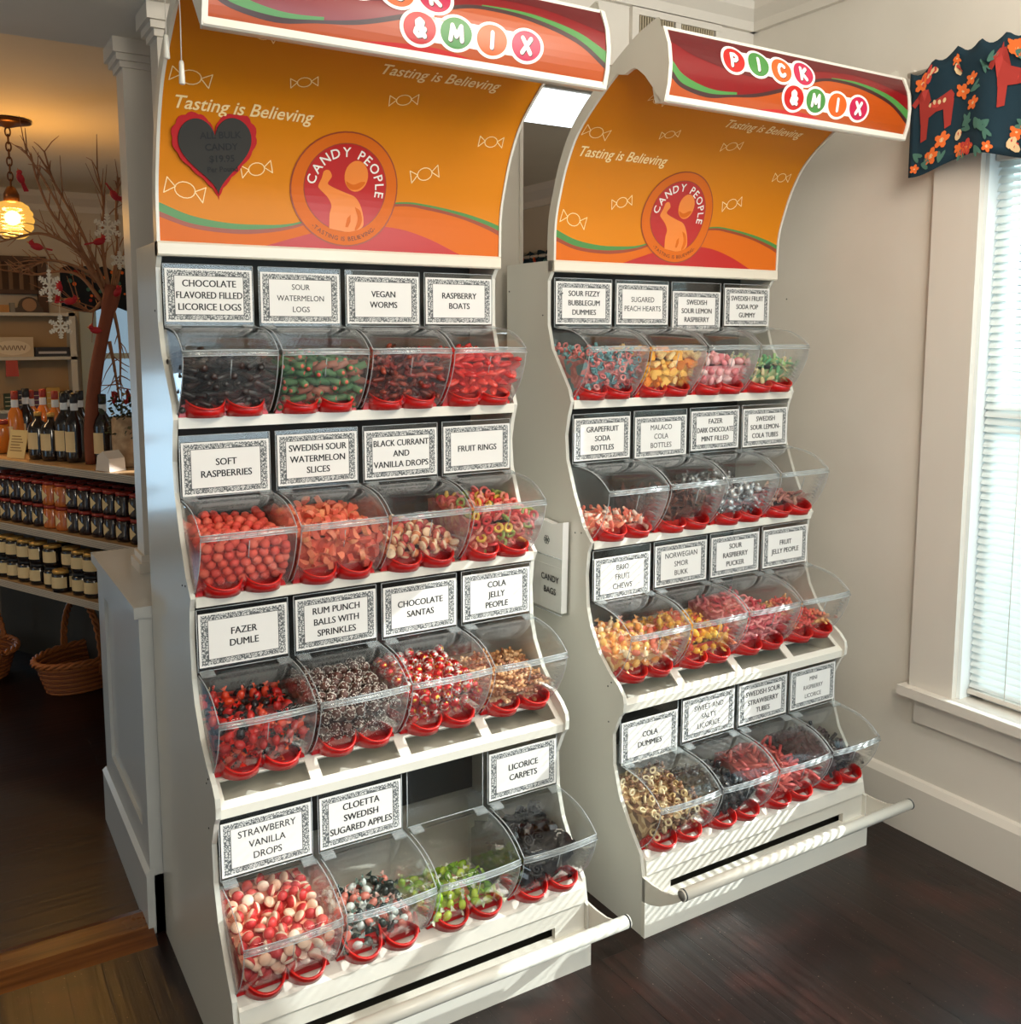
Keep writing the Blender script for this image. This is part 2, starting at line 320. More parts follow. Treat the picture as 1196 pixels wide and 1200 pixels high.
# back-room window and glazed door opening, both to daylight
b = MB()
for x0, x1, z0, z1 in ((wx0-.09, wx0, wz0-.05, wz1+.09), (wx1, wx1+.09, wz0-.05, wz1+.09), (wx0-.09, wx1+.09, wz1, wz1+.09), (wx0-.12, wx1+.12, wz0-.05, wz0)): b.box(x0, x1, FY-.03, FY, z0, z1)
b.box(wx0, wx1, FY+.02, FY+.06, 1.42, 1.46); b.box(wx0, wx0+.03, FY+.02, FY+.06, wz0, wz1); b.box(wx1-.03, wx1, FY+.02, FY+.06, wz0, wz1)
wf2 = struct('window_2', b, mat('window_frame_pale', (196, 208, 200), .4))
MB().box(wx0+.03, wx1-.03, FY+.038, FY+.042, wz0, wz1).build('window_pane', MATS['window_glass'], wf2)
b = MB(); b.box(dx0, dx0+.1, FY, FY+.05, 0, dz1); b.box(dx1-.1, dx1, FY, FY+.05, 0, dz1); b.box(dx0, dx1, FY, FY+.05, 0, .25); b.box(dx0, dx1, FY, FY+.05, dz1-.1, dz1)
struct('door_1', b, W_TRIM)
# pedestal of the colonnade and its two posts
b = MB(); px0, px1 = -.022, .20
b.box(px0, px1, .712, 1.42, 0, .875); b.box(px0-.022, px1+.02, .705, 1.45, .875, .905)
for y0, y1, z0, z1 in ((.712, .80, .17, .875), (1.30, 1.42, .17, .875), (.80, 1.30, .17, .27), (.80, 1.30, .79, .875)): b.box(px0-.010, px0, y0, y1, z0, z1)
b.box(px0-.02, px1, .712, 1.44, 0, .165); b.prism([(px0-.02, .165), (px0-.022, .172), (px0-.0105, .182), (px0+.002, .182), (px0+.002, .1655)], .7105, 1.441, 'y')
struct('trim_6', b, W_PED)
def post(name, x0, x1, y0, y1):
    b = MB(); b.box(x0, x1, y0, y1, .905, 2.42)
    for o, z0, z1 in ((.018, .905, .935), (.009, .935, .955), (.008, 2.345, 2.362), (.018, 2.362, 2.38), (.028, 2.38, 2.42)): b.box(x0-o, x1+o, y0-o, y1+o, z0, z1)
    struct(name, b, W_TRIM)
post('trim_7', .056, .20, 1.09, 1.19); post('trim_8', .080, .21, .745, .83)

# vent and mirror on the back wall
v = thing('air_vent', 'slotted metal air vent high on the back wall above the stand by the window', 'vent', (1.81, YB, 2.545))
b = MB(); b.box(-.2, .2, -.018, 0, 0, .026); b.box(-.2, .2, -.018, 0, .118, .14)
for x0, x1 in ((-.2, -.172), (.172, .2), (-.012, .012)): b.box(x0, x1, -.0175, 0, .0262, .1178)
b.build('frame', W_TRIM, v)
b = MB()
for k in range(14): b.box(-.165+k*.0108, -.1605+k*.0108, -.014, -.004, .0265, .1175); b.box(.018+k*.0108, .0232+k*.0108, -.014, -.004, .0265, .1175)
b.build('grille', mat('vent_grille', (176, 164, 138), .5), v)
b = MB()
for z in (.045, .062, .079, .096): b.box(-.1715, -.0125, -.0035, -.0025, z, z+.004)
b.build('damper', mat('vent_damper', (120, 116, 104), .5), v)
MB().box(-.1715, .1715, -.002, -.0005, .0265, .1175).build('duct_shade_sheet', mat('painted_duct_shade', (24, 26, 30), .8), v)  # dark sheet on the wall, painted in place of the shade inside the duct

# ------------------------------------------------------------------ window blind and valance
bl = thing('window_blind', 'white horizontal slat blind lowered over the bright window', 'blind', (XR+.045, (WY0+WY1)/2, WZ0+.02))
hw = (WY1-WY0)/2-.016; b = MB()
ca, sa = math.cos(math.radians(56)), math.sin(math.radians(56)); hz = WZ1-WZ0-.05
k = 0
while .03+k*.0225 < hz-.03:
    z = .03+k*.0225; k += 1
    n = Vector((sa, 0, -ca)); t = Vector((ca, 0, sa))
    pts = [(-.0125, 0), (-.006, .0014), (0, .0019), (.006, .0014), (.0125, 0)]
    up = [t*a+n*(-c_) for a, c_ in pts]; lo = [q+n*.0006 for q in up]
    poly = [(q.x, q.z+z) for q in up]+[(q.x, q.z+z) for q in lo[::-1]]
    b.prism(poly, -hw, hw, 'y')
m = bpy.data.materials.new('blind_slat'); m.use_nodes = True; nt = m.node_tree; pb = nt.nodes['Principled BSDF']; pb.inputs['Base Color'].default_value = srgb(238, 242, 240); pb.inputs['Roughness'].default_value = .5
tl = nt.nodes.new('ShaderNodeBsdfTranslucent'); tl.inputs[0].default_value = (.82, .92, .93, 1); mxs = nt.nodes.new('ShaderNodeMixShader'); mxs.inputs[0].default_value = .28
nt.links.new(pb.outputs[0], mxs.inputs[1]); nt.links.new(tl.outputs[0], mxs.inputs[2]); nt.links.new(mxs.outputs[0], nt.nodes['Material Output'].inputs[0])
b.build('slats', m, bl)
MB().box(-.02, .02, -hw, hw, hz-.03, hz).build('head_rail', W_TRIM, bl); MB().box(-.014, .014, -hw, hw, 0, .014).build('bottom_rail', W_TRIM, bl)
b = MB()
for y in (-hw+.12, 0, hw-.12): b.tube([(-.018, y, .01), (-.018, y, hz-.02)], .0012, 5)
b.build('ladder_cord', W_TRIM, bl)

def poly2(pts, mi, bag): bag.append((pts, mi))
TEAL = mat('teal_cotton', (16, 48, 62), .9, bump=(400, .3, .001)); HORSE = mat('brick_red_cotton', (168, 52, 44), .9); FLOW = mat('orange_cotton', (232, 112, 46), .9); CREAMC = mat('cream_cotton', (226, 196, 150), .9); LEAFC = mat('sage_cotton', (74, 118, 104), .9); CORAL = mat('coral_cotton', (206, 66, 58), .9)
va = thing('window_valance', 'dark teal valance with red folk horses and orange flowers over the window', 'valance', (XR-.085, (WY0+WY1)/2, 2.08))
VL = 1.37
def vsurf(u, z):     # u 0..VL from the corner end, z 0..1
    y = VL/2-u; wob = math.sin(u*17)*.012+math.sin(u*41+1)*.005
    zb = .035+.028*math.cos((u-.02)*2*PI/.36)*(-1 if u > .02 else 1)
    zb = -.01+.04*(.5-.5*math.cos(2*PI*u/.40)); zt = .268+.022*(1-abs(math.sin(u*PI/.075)))+.045*min(1, u/.13)
    zz = zb+(zt-zb)*z; x = -.012+wob*(1-.55*z)-(.0 if z < .8 else .008)
    return Vector((x, y, zz))
b = MB(); NU, NZ = 120, 14
vs = [vsurf(VL*i/NU, j/NZ) for i in range(NU+1) for j in range(NZ+1)]
b.add(vs, [(i*(NZ+1)+j, (i+1)*(NZ+1)+j, (i+1)*(NZ+1)+j+1, i*(NZ+1)+j+1) for i in range(NU) for j in range(NZ)], 0, True)
vo = b.build('fabric', TEAL, va, solid=.002)
def cloth_decal(bag, mats, name):
    mb = MB()
    for pts, mi in bag:
        n = len(pts); cx = sum(p[0] for p in pts)/n; cz = sum(p[1] for p in pts)/n
        vv = [(cx, cz)]+list(pts)
        mb.add([vsurf(max(.001, min(VL-.001, p[0])), p[1]/.31)+Vector((-.0042, 0, 0)) for p in vv], [(0, i+1, (i+1) % n+1) for i in range(n)], mi)
    return mb.build(name, mats, vo, fix=False)
bag = []
def ell(cx, cz, a, bb, rot=0, n=10): return [(cx+a*math.cos(t)*math.cos(rot)-bb*math.sin(t)*math.sin(rot), cz+a*math.cos(t)*math.sin(rot)+bb*math.sin(t)*math.cos(rot)) for t in [2*PI*k/n for k in range(n)]]
def horse(u, z, s, flip=1):
    H = lambda a, c_: (u+flip*a*s, z+c_*s)
    for poly in ([(-.48, -.08), (.0, -.02), (.46, -.08), (.54, .2), (.44, .40), (.1, .36), (-.3, .36), (-.5, .2)], [(-.46, -.62), (-.27, -.62), (-.22, .0), (-.47, .05)], [(.28, -.58), (.46, -.58), (.53, .1), (.22, .05)], [(-.5, .15), (-.16, .36), (-.26, .78), (-.42, .84), (-.54, .6)], [(-.42, .86), (-.30, .72), (-.66, .42), (-.76, .50), (-.6, .74)], [(-.40, .80), (-.32, .78), (-.34, .94)]):
        poly2([H(*p) for p in poly], 0, bag)
    for a in (-.2, -.05, .1, .25): poly2([H(a+.05*math.cos(t), .24+.07*math.sin(t)) for t in [2*PI*k/8 for k in range(8)]], 2, bag)
    poly2([H(-.02+.12*math.cos(t), .16+.07*math.sin(t)) for t in [2*PI*k/8 for k in range(8)]], 5, bag)
for u, z in ((.085, .165), (.33, .19), (.58, .15), (.83, .19), (1.08, .16)): horse(u, z, .105)
rg = random.Random(3)
for k in range(300):
    u, z = rg.uniform(.015, VL-.02), rg.uniform(.015, .29)
    if min(abs(u-h) for h in (.085, .33, .58, .83, 1.08)) < .068 and .08 < z < .27: continue
    q = rg.random()
    if q < .45:
        s = rg.uniform(.010, .021); c_ = rg.choice((1, 1, 5))
        for t in range(5): poly2(ell(u+s*.7*math.cos(t*1.257), z+s*.7*math.sin(t*1.257), s*.6, s*.45, t*1.257, 7), c_, bag)
        poly2(ell(u, z, s*.35, s*.35, 0, 7), 2, bag)
    elif q < .62:
        s = rg.uniform(.012, .02); poly2(ell(u, z, s, s*.6, rg.uniform(0, 3), 9), 2, bag); poly2(ell(u+s*.2, z+s*.2, s*.55, s*.35, rg.uniform(0, 3), 8), 5, bag)
    else:
        a = rg.uniform(0, 6)
        for t in (-.35, .35): poly2(ell(u+.013*math.cos(a+t), z+.013*math.sin(a+t), .018, .0065, a+t, 8), 3, bag)
cloth_decal(bag, [HORSE, FLOW, CREAMC, LEAFC, TEAL, CORAL], 'printed_motif')
MB().tube([(.0, -VL/2-.02, .29), (.0, VL/2+.02, .29)], .008, 8).build('curtain_rod', W_TRIM, va)
b = MB()
for s_ in (-1, 1): b.box(.0, .085, s_*(VL/2+.01)-.006, s_*(VL/2+.01)+.006, .275, .305)
b.build('rod_bracket', W_TRIM, va)

# ------------------------------------------------------------------ candy stands
WD = .90
FRONT = [(0, 0), (0, .165), (.012, .168), (.023, .226), (.071, .284), (.116, .352), (.142, .429), (.146, .516), (.118, .575), (.102, .592), (.1, .617), (.104, .636), (.125, .658), (.168, .685), (.214, .727), (.255, .792), (.272, .844), (.278, .934), (.27, 1.0), (.255, 1.03), (.292, 1.067), (.339, 1.156), (.376, 1.248), (.383, 1.319), (.371, 1.374), (.356, 1.416), (.368, 1.449), (.403, 1.496), (.453, 1.563), (.475, 1.634), (.475, 1.758), (.452, 1.79), (.45, 1.815)]
PROF = [(.448, 1.815), (.443, 1.92), (.42, 2.0), (.385, 2.08), (.33, 2.155), (.22, 2.235), (.09, 2.305), (.0, 2.333)]
PC = [Vector((p.x, p.y)) for p in catmull([(a, c_) for a, c_ in PROF], 6)]
ARC = [0]
for i in range(1, len(PC)): ARC.append(ARC[-1]+(PC[i]-PC[i-1]).length)
def sheet_pt(u, s, off=0):
    s = max(0, min(s, ARC[-1]-1e-6)); i = 0
    while ARC[i+1] < s: i += 1
    t = (s-ARC[i])/(ARC[i+1]-ARC[i]); p = PC[i].lerp(PC[i+1], t); d0 = (PC[min(i+1, len(PC)-1)]-PC[i]).normalized(); d1 = (PC[min(i+2, len(PC)-1)]-PC[min(i+1, len(PC)-2)]).normalized() if i+2 < len(PC) else d0
    d = d0.lerp(d1, t).normalized(); n = Vector((-d.y, d.x))      # towards the shop, down-front
    return Vector((u, p.x+n.x*off, p.y+n.y*off))
SG = catmull([(-.010, 2.333), (-.030, 2.29), (-.036, 2.245), (-.031, 2.2), (-.020, 2.168)], 6)
def sign_pt(u, z, off=0):
    z = max(2.168, min(2.333, z))
    for i in range(len(SG)-1):
        if SG[i+1].y <= z <= SG[i].y+1e-9:
            t = (SG[i].y-z)/(SG[i].y-SG[i+1].y+1e-12); return Vector((u, SG[i].x+(SG[i+1].x-SG[i].x)*t-off, z))
    return Vector((u, SG[-1].x-off, z))
class Decal:      # flat artwork in (u, v), cut in thin strips and laid on a curved sheet
    def __init__(s, pt, v0, v1, step): s.pt = pt; s.items = []; s.v0, s.v1, s.step = v0, v1, step
    def poly(s, pts, mi, off): s.items.append(([Vector((p[0], p[1], 0)) for p in pts], [tuple(range(len(pts)))], mi, off)); return s
    def geo(s, vs, fs, mi, off, M=None): s.items.append(([(M @ v if M else v.copy()) for v in vs], fs, mi, off)); return s
    def strip(s, lo, hi, mi, off):
        n = len(lo); vs = [Vector((p[0], p[1], 0)) for p in lo]+[Vector((p[0], p[1], 0)) for p in hi]
        s.items.append((vs, [(i, i+1, n+i+1, n+i) for i in range(n-1)], mi, off)); return s
    def line(s, pts, w_, mi, off, closed=False):
        P = [Vector((p[0], p[1], 0)) for p in pts]
        for i in range(len(P) if closed else len(P)-1):
            a, b_ = P[i], P[(i+1) % len(P)]; d = (b_-a); 
            if d.length < 1e-7: continue
            d.normalize(); n = Vector((-d.y, d.x, 0))*w_/2; e = d*w_*.35
            s.items.append(([a-n-e, b_-n+e, b_+n+e, a+n-e], [(0, 1, 2, 3)], mi, off))
        return s
    def ring(s, cx, cy, r, mi, off, n=48, ry=None): return s.poly([(cx+r*math.cos(2*PI*k/n), cy+(ry or r)*math.sin(2*PI*k/n)) for k in range(n)], mi, off)
    def build(s, name, mats, parent):
        mb = MB()
        for vs, fs, mi, off in s.items:
            bm = bmesh.new(); bv = [bm.verts.new(v) for v in vs]
            for f in fs:
                try: bm.faces.new([bv[i] for i in f])
                except ValueError: pass
            big = [f for f in bm.faces if len(f.verts) > 4]
            lo = min(v.y for v in vs); hi = max(v.y for v in vs); k = math.ceil((lo-s.v0)/s.step)
            while s.v0+k*s.step < hi:
                bmesh.ops.bisect_plane(bm, geom=bm.verts[:]+bm.edges[:]+bm.faces[:], plane_co=(0, s.v0+k*s.step, 0), plane_no=(0, 1, 0)); k += 1
            bm.verts.ensure_lookup_table(); bm.verts.index_update()
            mb.add([s.pt(v.co.x, v.co.y, off) for v in bm.verts], [[v.index for v in f.verts] for f in bm.faces], mi); bm.free()
        return mb.build(name, mats, parent, fix=False)

def arc_text(dec, body, cx, cy, r, a0, a1, size, mi, off, bold=.0, inward=False):
    geo = [text_geo(ch, size, bold) if ch != ' ' else None for ch in body]
    wid = [(max(v.x for v in g[0])-min(v.x for v in g[0])) if g else size*.3 for g in geo]; gap = size*.12
    tot = sum(wid)+gap*(len(body)-1); pos = 0
    for ch, g, w_ in zip(body, geo, wid):
        a = a0+(a1-a0)*(pos+w_/2)/tot; pos += w_+gap
        if not g: continue
        mx = (max(v.x for v in g[0])+min(v.x for v in g[0]))/2; rot = a-PI/2 if not inward else a+PI/2
        dec.geo(g[0], g[1], mi, off, Matrix.Translation((cx+r*math.cos(a), cy+r*math.sin(a), 0)) @ Matrix.Rotation(rot, 4, 'Z') @ Matrix.Translation((-mx, -.36*size, 0)))

STROKES = {'P': [[(-.4, -.8), (-.4, .8), (.15, .8), (.45, .5), (.45, .2), (.15, -.05), (-.35, -.05)]], 'I': [[(0, -.8), (0, .8)]], 'C': [[(.5, .55), (.2, .8), (-.2, .75), (-.5, .3), (-.5, -.3), (-.2, -.75), (.2, -.8), (.5, -.55)]],
 'K': [[(-.45, -.8), (-.45, .8)], [(.45, .75), (-.3, 0), (.5, -.8)]], 'M': [[(-.65, -.75), (-.5, .75), (0, -.35), (.5, .75), (.65, -.75)]], 'X': [[(-.5, .8), (.5, -.8)], [(.5, .8), (-.5, -.8)]],
 '&': [[(.55, -.8), (-.3, .25), (-.35, .6), (-.05, .85), (.25, .6), (.2, .3), (-.4, -.15), (-.5, -.5), (-.15, -.82), (.2, -.7), (.5, -.1)]]}
def bubble(D, ch, u, z, mi, off, w_=.0098, sx=.0205, sz=.0178):
    k = 0
    for st in STROKES[ch]:
        P = [Vector((u+a*sx, z+c_*sz, 0)) for a, c_ in st]
        for i, p in enumerate(P):
            D.poly([(p.x+w_/2*math.cos(2*PI*q/12), p.y+w_/2*math.sin(2*PI*q/12)) for q in range(12)], mi, off+k*2.5e-5); k += 1
            if i < len(P)-1:
                d = (P[i+1]-p).normalized(); n = Vector((-d.y, d.x, 0))*w_/2
                D.poly([tuple(p-n)[:2], tuple(P[i+1]-n)[:2], tuple(P[i+1]+n)[:2], tuple(p+n)[:2]], mi, off+k*2.5e-5); k += 1

def make_stand():
    root = thing('candy_stand', '', 'candy stand')
    prof = FRONT+[(.70, 1.815), (.70, 0)]
    for x0, x1 in ((0, .011), (WD-.011, WD)):
        sp = MB().prism(prof, x0, x1, 'x').build('side_panel', W_GLOSS, root)
        b = MB()
        xx = x0-.0008 if x0 == 0 else x1+.0008
        for y_, z_ in ((.30, 1.05), (.33, 1.045), (.155, .66), (.17, .645), (.165, .545), (.40, 1.72), (.5, 1.66)):
            b.tube([(xx-.0006, y_, z_), (xx+.0006, y_, z_)], .0022, 8)
        b.build('screw_hole', INK, sp)
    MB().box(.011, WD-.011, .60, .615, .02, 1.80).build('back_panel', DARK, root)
    for y0, z1, t in ((.357, 1.418, .020), (.256, 1.030, .018)):
        b = MB(); b.box(.011, WD-.011, y0, .60, z1-t, z1); b.box(.011, WD-.011, y0-.0015, y0+.006, z1-t-.003, z1+.002)
        b.build('shelf', W_PAINT, root)
    # third shelf with the slotted sloping front
    b = MB(); b.box(.011, WD-.011, .175, .60, .637, .654)
    A, B_ = Vector((.175, .654)), Vector((.113, .609)); d = (B_-A); nn = Vector((d.y, -d.x)).normalized()
    def slope(x0, x1, t0, t1):
        p = A+d*t0; q = A+d*t1; th = Vector((-d.y, d.x)).normalized()*-.004
        th = Vector((.003, -.004))
        b.prism([(p.x, p.y), (q.x, q.y), (q.x+th.x, q.y+th.y), (p.x+th.x, p.y+th.y)], x0, x1, 'x')
    slope(.011, WD-.011, 0, .18); slope(.011, WD-.011, .80, 1)
    for k in range(5):
        xc = .011+(WD-.022)*k/4; slope(max(.011, xc-.014), min(WD-.011, xc+.014), .18, .80)
    b.prism([(.113, .609), (.110, .606), (.112, .584), (.121, .584), (.119, .606)], .011, WD-.011, 'x'); b.box(.011, WD-.011, .12, .60, .582, .587)
    b.build('slotted_shelf', W_PAINT, root)
    b = MB(); b.prism([(.60, .229), (.042, .229), (.016, .215), (.010, .209), (.006, .171), (.012, .171), (.60, .171)], .011, WD-.011, 'x'); b.build('shelf', W_PAINT, root)
    # base with the slot and kick board
    b = MB(); y0, y1 = .012, .026
    b.box(.011, WD-.011, y0, y1, .128, .168); b.box(.011, .10, y0, y1, .098, .128); b.box(.80, WD-.011, y0, y1, .098, .128); b.box(.011, WD-.011, y0, y1, .06, .0978)
    b.box(-.0012, WD+.0012, -.0022, .0118, .0, .0975); b.build('base_panel', W_PAINT, root)
    MB().box(.05, .85, .06, .07, .06, .16).build('slot_shade_board', DARK, root)  # dark board stands in for the shaded hollow behind the slot
    # push bar with curved brackets
    bar = MB().tube([(-.004, -.148, .2), (WD+.004, -.148, .2)], .0155, 16).build('push_bar', W_PAINT, root)
    br = [(.012, .167), (-.03, .166), (-.07, .169), (-.11, .181), (-.14, .196), (-.15, .203), (-.158, .197), (-.145, .183), (-.11, .155), (-.06, .122), (-.02, .105), (.012, .100)]
    for x0, x1 in ((.0, .005), (WD-.005, WD)): MB().prism(br, x0, x1, 'x').build('bar_bracket', W_PAINT, root)
    b = MB()
    for xx in (-.006, WD+.002): b.tube([(xx, -.148, .2), (xx+.004, -.148, .2)], .0125, 14)
    b.build('end_cap', mat('grey_cap', (120, 118, 112), .5), bar)
    b = MB(); 
    for xx in (-.0012, WD-.0028): b.tube([(xx, -.148, .2), (xx+.004, -.148, .2)], .0162, 16)
    b.build('black_ring', INK, bar)
    # top of the cabinet and the bar under the header
    MB().box(.011, WD-.011, .47, .70, 1.795, 1.81).build('top_board', W_PAINT, root)
    b = MB(); b.prism([(.446, 1.783), (.442, 1.787), (.442, 1.811), (.446, 1.816), (.475, 1.816), (.475, 1.783)], .0, WD, 'x'); b.box(.011, WD-.011, .4415, .443, 1.8015, 1.8035)
    b.build('header_rail', mat('rail_enamel', (226, 218, 200), .3, coat=.3), root)
    # header sheet
    n = len(PC); b = MB()
    vs = [sheet_pt(u, s, o) for o in (0, -.004) for u in (.004, WD-.004) for s in ARC]
    q = lambda o, u, i: (o*2+u)*n+i
    fs = []
    for i in range(n-1): fs += [(q(0, 0, i), q(0, 1, i), q(0, 1, i+1), q(0, 0, i+1)), (q(1, 0, i), q(1, 0, i+1), q(1, 1, i+1), q(1, 1, i))]
    b.add(vs, fs[::2], 0, True); b.add(vs, fs[1::2], 1, True)
    hp = b.build('header_panel', [ORANGE, W_PAINT], root, fix=False)
    lp = []
    for s in ARC:
        p = sheet_pt(0, s, .004); lp.append((p.y, p.z))
    rp = []
    for s in ARC:
        p = sheet_pt(0, s, -.030); rp.append((max(p.y, lp[-1][0]), p.z))
    for x0, x1 in ((-.001, .006), (WD-.006, WD+.001)):
        b = MB(); nn_ = len(lp); vs = [Vector((x, y, z)) for x in (x0, x1) for (y, z) in lp]+[Vector((x, y, z)) for x in (x0, x1) for (y, z) in rp]
        g = lambda k, x, i: (k*2+x)*nn_+i; fs = []
        for i in range(nn_-1): fs += [(g(0, 0, i), g(0, 0, i+1), g(1, 0, i+1), g(1, 0, i)), (g(0, 1, i), g(1, 1, i), g(1, 1, i+1), g(0, 1, i+1)), (g(0, 0, i), g(0, 1, i), g(0, 1, i+1), g(0, 0, i+1)), (g(1, 0, i), g(1, 0, i+1), g(1, 1, i+1), g(1, 1, i))]
        fs += [(g(0, 0, 0), g(1, 0, 0), g(1, 1, 0), g(0, 1, 0))]
        b.add(vs, fs); b.build('header_flange', W_PAINT, root)
    # artwork on the orange sheet
    st = .018; D = Decal(sheet_pt, 0, .74, st)
    cm = lambda pts, k=6: [(p.x, p.y) for p in catmull(pts, k)]
    gu = cm([(.002, .088), (.073, .062), (.15, .050), (.226, .049), (.32, .058), (.445, .10), (.595, .126), (.673, .125), (.775, .112), (.855, .095), (.898, .082)])
    gm = cm([(.002, .068), (.073, .044), (.15, .036), (.226, .038), (.32, .053), (.445, .098), (.595, .122), (.673, .120), (.775, .104), (.855, .084), (.898, .069)])
    gl = cm([(.002, .056), (.073, .034), (.15, .026), (.226, .028), (.32, .046), (.445, .092), (.595, .116), (.673, .112), (.775, .096), (.855, .073), (.898, .056)])
    D.strip([(p[0], .001) for p in gl], gl, 1, .0006); D.strip(gm, gu, 2, .0008); D.strip(gl, gm, 3, .0008)
    rr_ = cm([(.25, .001), (.33, .026), (.449, .058), (.579, .061), (.676, .040), (.775, .001)])
    D.strip([(p[0], .001) for p in rr_], rr_, 4, .0012)
    D.build('printed_stripe', [ORANGE, ORANGE2, GREENP, BROWNP, REDP], hp)
    D = Decal(sheet_pt, 0, .74, st)
    def candy(u, s, L_, rot):
        M = lambda a, c_: (u+L_*(a*math.cos(rot)-c_*math.sin(rot)), s+L_*(a*math.sin(rot)+c_*math.cos(rot)))
        D.line([M(.26*math.cos(2*PI*k/16), .20*math.sin(2*PI*k/16)) for k in range(16)], .0022, 0, .001, True)
        for sg in (-1, 1): D.line([M(sg*.25, .02), M(sg*.5, .20), M(sg*.5, -.2)], .0022, 0, .001, True)
    for u, s, L_, rt in ((.186, .503, .06, -.2), (.06, .369, .085, -.1), (.306, .395, .062, .25), (.556, .384, .072, .2), (.828, .302, .07, .05), (.064, .117, .088, -.2), (.225, .177, .072, .25), (.657, .202, .078, .28)): candy(u, s, L_, rt)
    vs, fs = text_geo('Tasting is Believing', .0415, .012, .25, 'LEFT')
    D.geo(vs, fs, 0, .001, Matrix.Translation((.027, .296, 0))); D.geo(vs, fs, 0, .001, Matrix.Translation((.468, .449, 0)))
    D.build('lettering', CREAMP, hp)
    D = Decal(sheet_pt, 0, .74, st); cx, cy, r = .447, .148, .14
    D.ring(cx, cy, r, 0, .0016); D.ring(cx, cy, r*.975, 1, .0020); D.ring(cx+.001, cy+.004, r*.77, 0, .0024); D.ring(cx+.001, cy+.004, r*.755, 2, .0027)
    K = lambda pts: [(cx+r*a, cy+r*c_) for a, c_ in pts]
    body = cm(K([(-.28, -.70), (-.27, -.45), (-.24, -.30), (-.32, -.16), (-.46, -.04), (-.50, .02), (-.45, .16), (-.42, .28), (-.33, .30), (-.27, .20), (-.33, .08), (-.24, .02), (0, -.06), (.2, -.13), (.32, -.30), (.37, -.52), (.33, -.66), (.1, -.74), (-.1, -.73)]), 4)
    D.poly(body, 3, .0031); D.ring(cx+r*.18, cy+r*.24, r*.22, 3, .0031, 24, r*.27)
    D.poly(cm(K([(.2, -.3), (.3, -.36), (.34, -.52), (.28, -.66), (.2, -.7), (.26, -.5), (.2, -.3)]), 4), 1, .0035); D.poly(K([(.02, -.66), (.06, -.5), (.12, -.44), (.12, -.56), (.07, -.66)]), 1, .0035)
    D.poly(cm(K([(.0, .14), (.14, .09), (.28, .15), (.36, .14), (.26, .03), (.12, .0), (.03, .06), (.0, .14)]), 4), 1, .0035)
    arc_text(D, 'CANDY PEOPLE', cx, cy, r*.645, math.radians(176), math.radians(-10), r*.235, 4, .0036, .012)
    arc_text(D, '-TASTING IS BELIEVING-', cx, cy, r*.865, math.radians(228), math.radians(312), r*.105, 5, .0026, 0, True)
    D.build('logo', [BROWNP, ORANGE2, REDP, mat('logo_figure_orange', (232, 130, 44), .38), WHITEP, SHADP], hp)
    # sign box across the top
    b = MB(); u0, u1 = .0, WD
    front = [(p.x+.004, p.y) for p in SG]
    b.prism(front+[(-.012, 2.160), (.02, 2.165), (.03, 2.20), (.02, 2.30), (.0, 2.336)], .006, WD-.006, 'x')
    sb = b.build('sign_box', W_PAINT, root)
    b = MB(); nS = len(SG); vs = [Vector((u, p.x, p.y)) for u in (.008, WD-.008) for p in SG]; b.add(vs, [(i, i+1, nS+i+1, nS+i) for i in range(nS-1)], 0, True)
    sf = b.build('sign_face', SREDP, sb, fix=False)
    b = MB(); b.prism([(-.022, 2.159), (-.027, 2.162), (-.025, 2.176), (-.012, 2.176), (-.008, 2.159)], .0, WD, 'x'); b.prism([(-.012, 2.330), (-.014, 2.336), (.03, 2.337), (.03, 2.330)], .0, WD, 'x'); b.build('sign_trim', W_PAINT, sb)
    cap = [(.0, 2.338), (-.016, 2.334), (-.034, 2.29), (-.040, 2.245), (-.036, 2.2), (-.024, 2.160), (-.010, 2.166), (.023, 2.205), (.05, 2.235), (.072, 2.252), (.088, 2.262), (.105, 2.262), (.13, 2.255), (.16, 2.262), (.09, 2.309)]
    for x0, x1 in ((-.003, .008), (WD-.008, WD+.003)): MB().prism(cap, x0, x1, 'x').build('end_cap', W_PAINT, sb)
    D = Decal(sign_pt, 2.168, 2.333, .014)
    up_ = cm([(.008, 2.255), (.048, 2.224), (.132, 2.205), (.212, 2.206), (.30, 2.218), (.40, 2.245), (.52, 2.281), (.60, 2.290), (.70, 2.290), (.81, 2.272), (.892, 2.240)])
    md_ = cm([(.008, 2.232), (.048, 2.205), (.132, 2.194), (.212, 2.200), (.30, 2.214), (.40, 2.242), (.52, 2.279), (.60, 2.287), (.70, 2.282), (.81, 2.257), (.892, 2.215)])
    lw_ = cm([(.008, 2.215), (.048, 2.195), (.132, 2.184), (.212, 2.194), (.30, 2.205), (.40, 2.232), (.52, 2.271), (.60, 2.279), (.70, 2.272), (.81, 2.246), (.892, 2.203)])
    D.strip([(p[0], 2.169) for p in lw_], lw_, 1, .0006)
    tp_ = cm([(.008, 2.30), (.1, 2.27), (.3, 2.25), (.5, 2.295), (.7, 2.31), (.892, 2.28)]); D.strip([(p[0], max(p[1]-.0, 0)) for p in tp_], [(p[0], 2.331) for p in tp_], 4, .0005)
    D.strip(lw_, md_, 3, .0008); n_ = len(up_)
    D.strip(md_[:n_//3], up_[:n_//3], 2, .0009); D.strip(md_[2*n_//3:], up_[2*n_//3:], 2, .0009)
    rl = cm([(.25, 2.169), (.36, 2.183), (.48, 2.186), (.60, 2.169)]); D.strip([(p[0], 2.169) for p in rl], rl, 0, .0011)
    D.build('printed_stripe', [REDP, mat('sign_orange_print', (172, 72, 12), .36), GREENP, SHADP, DREDP], sf)
    D = Decal(sign_pt, 2.168, 2.333, .014)
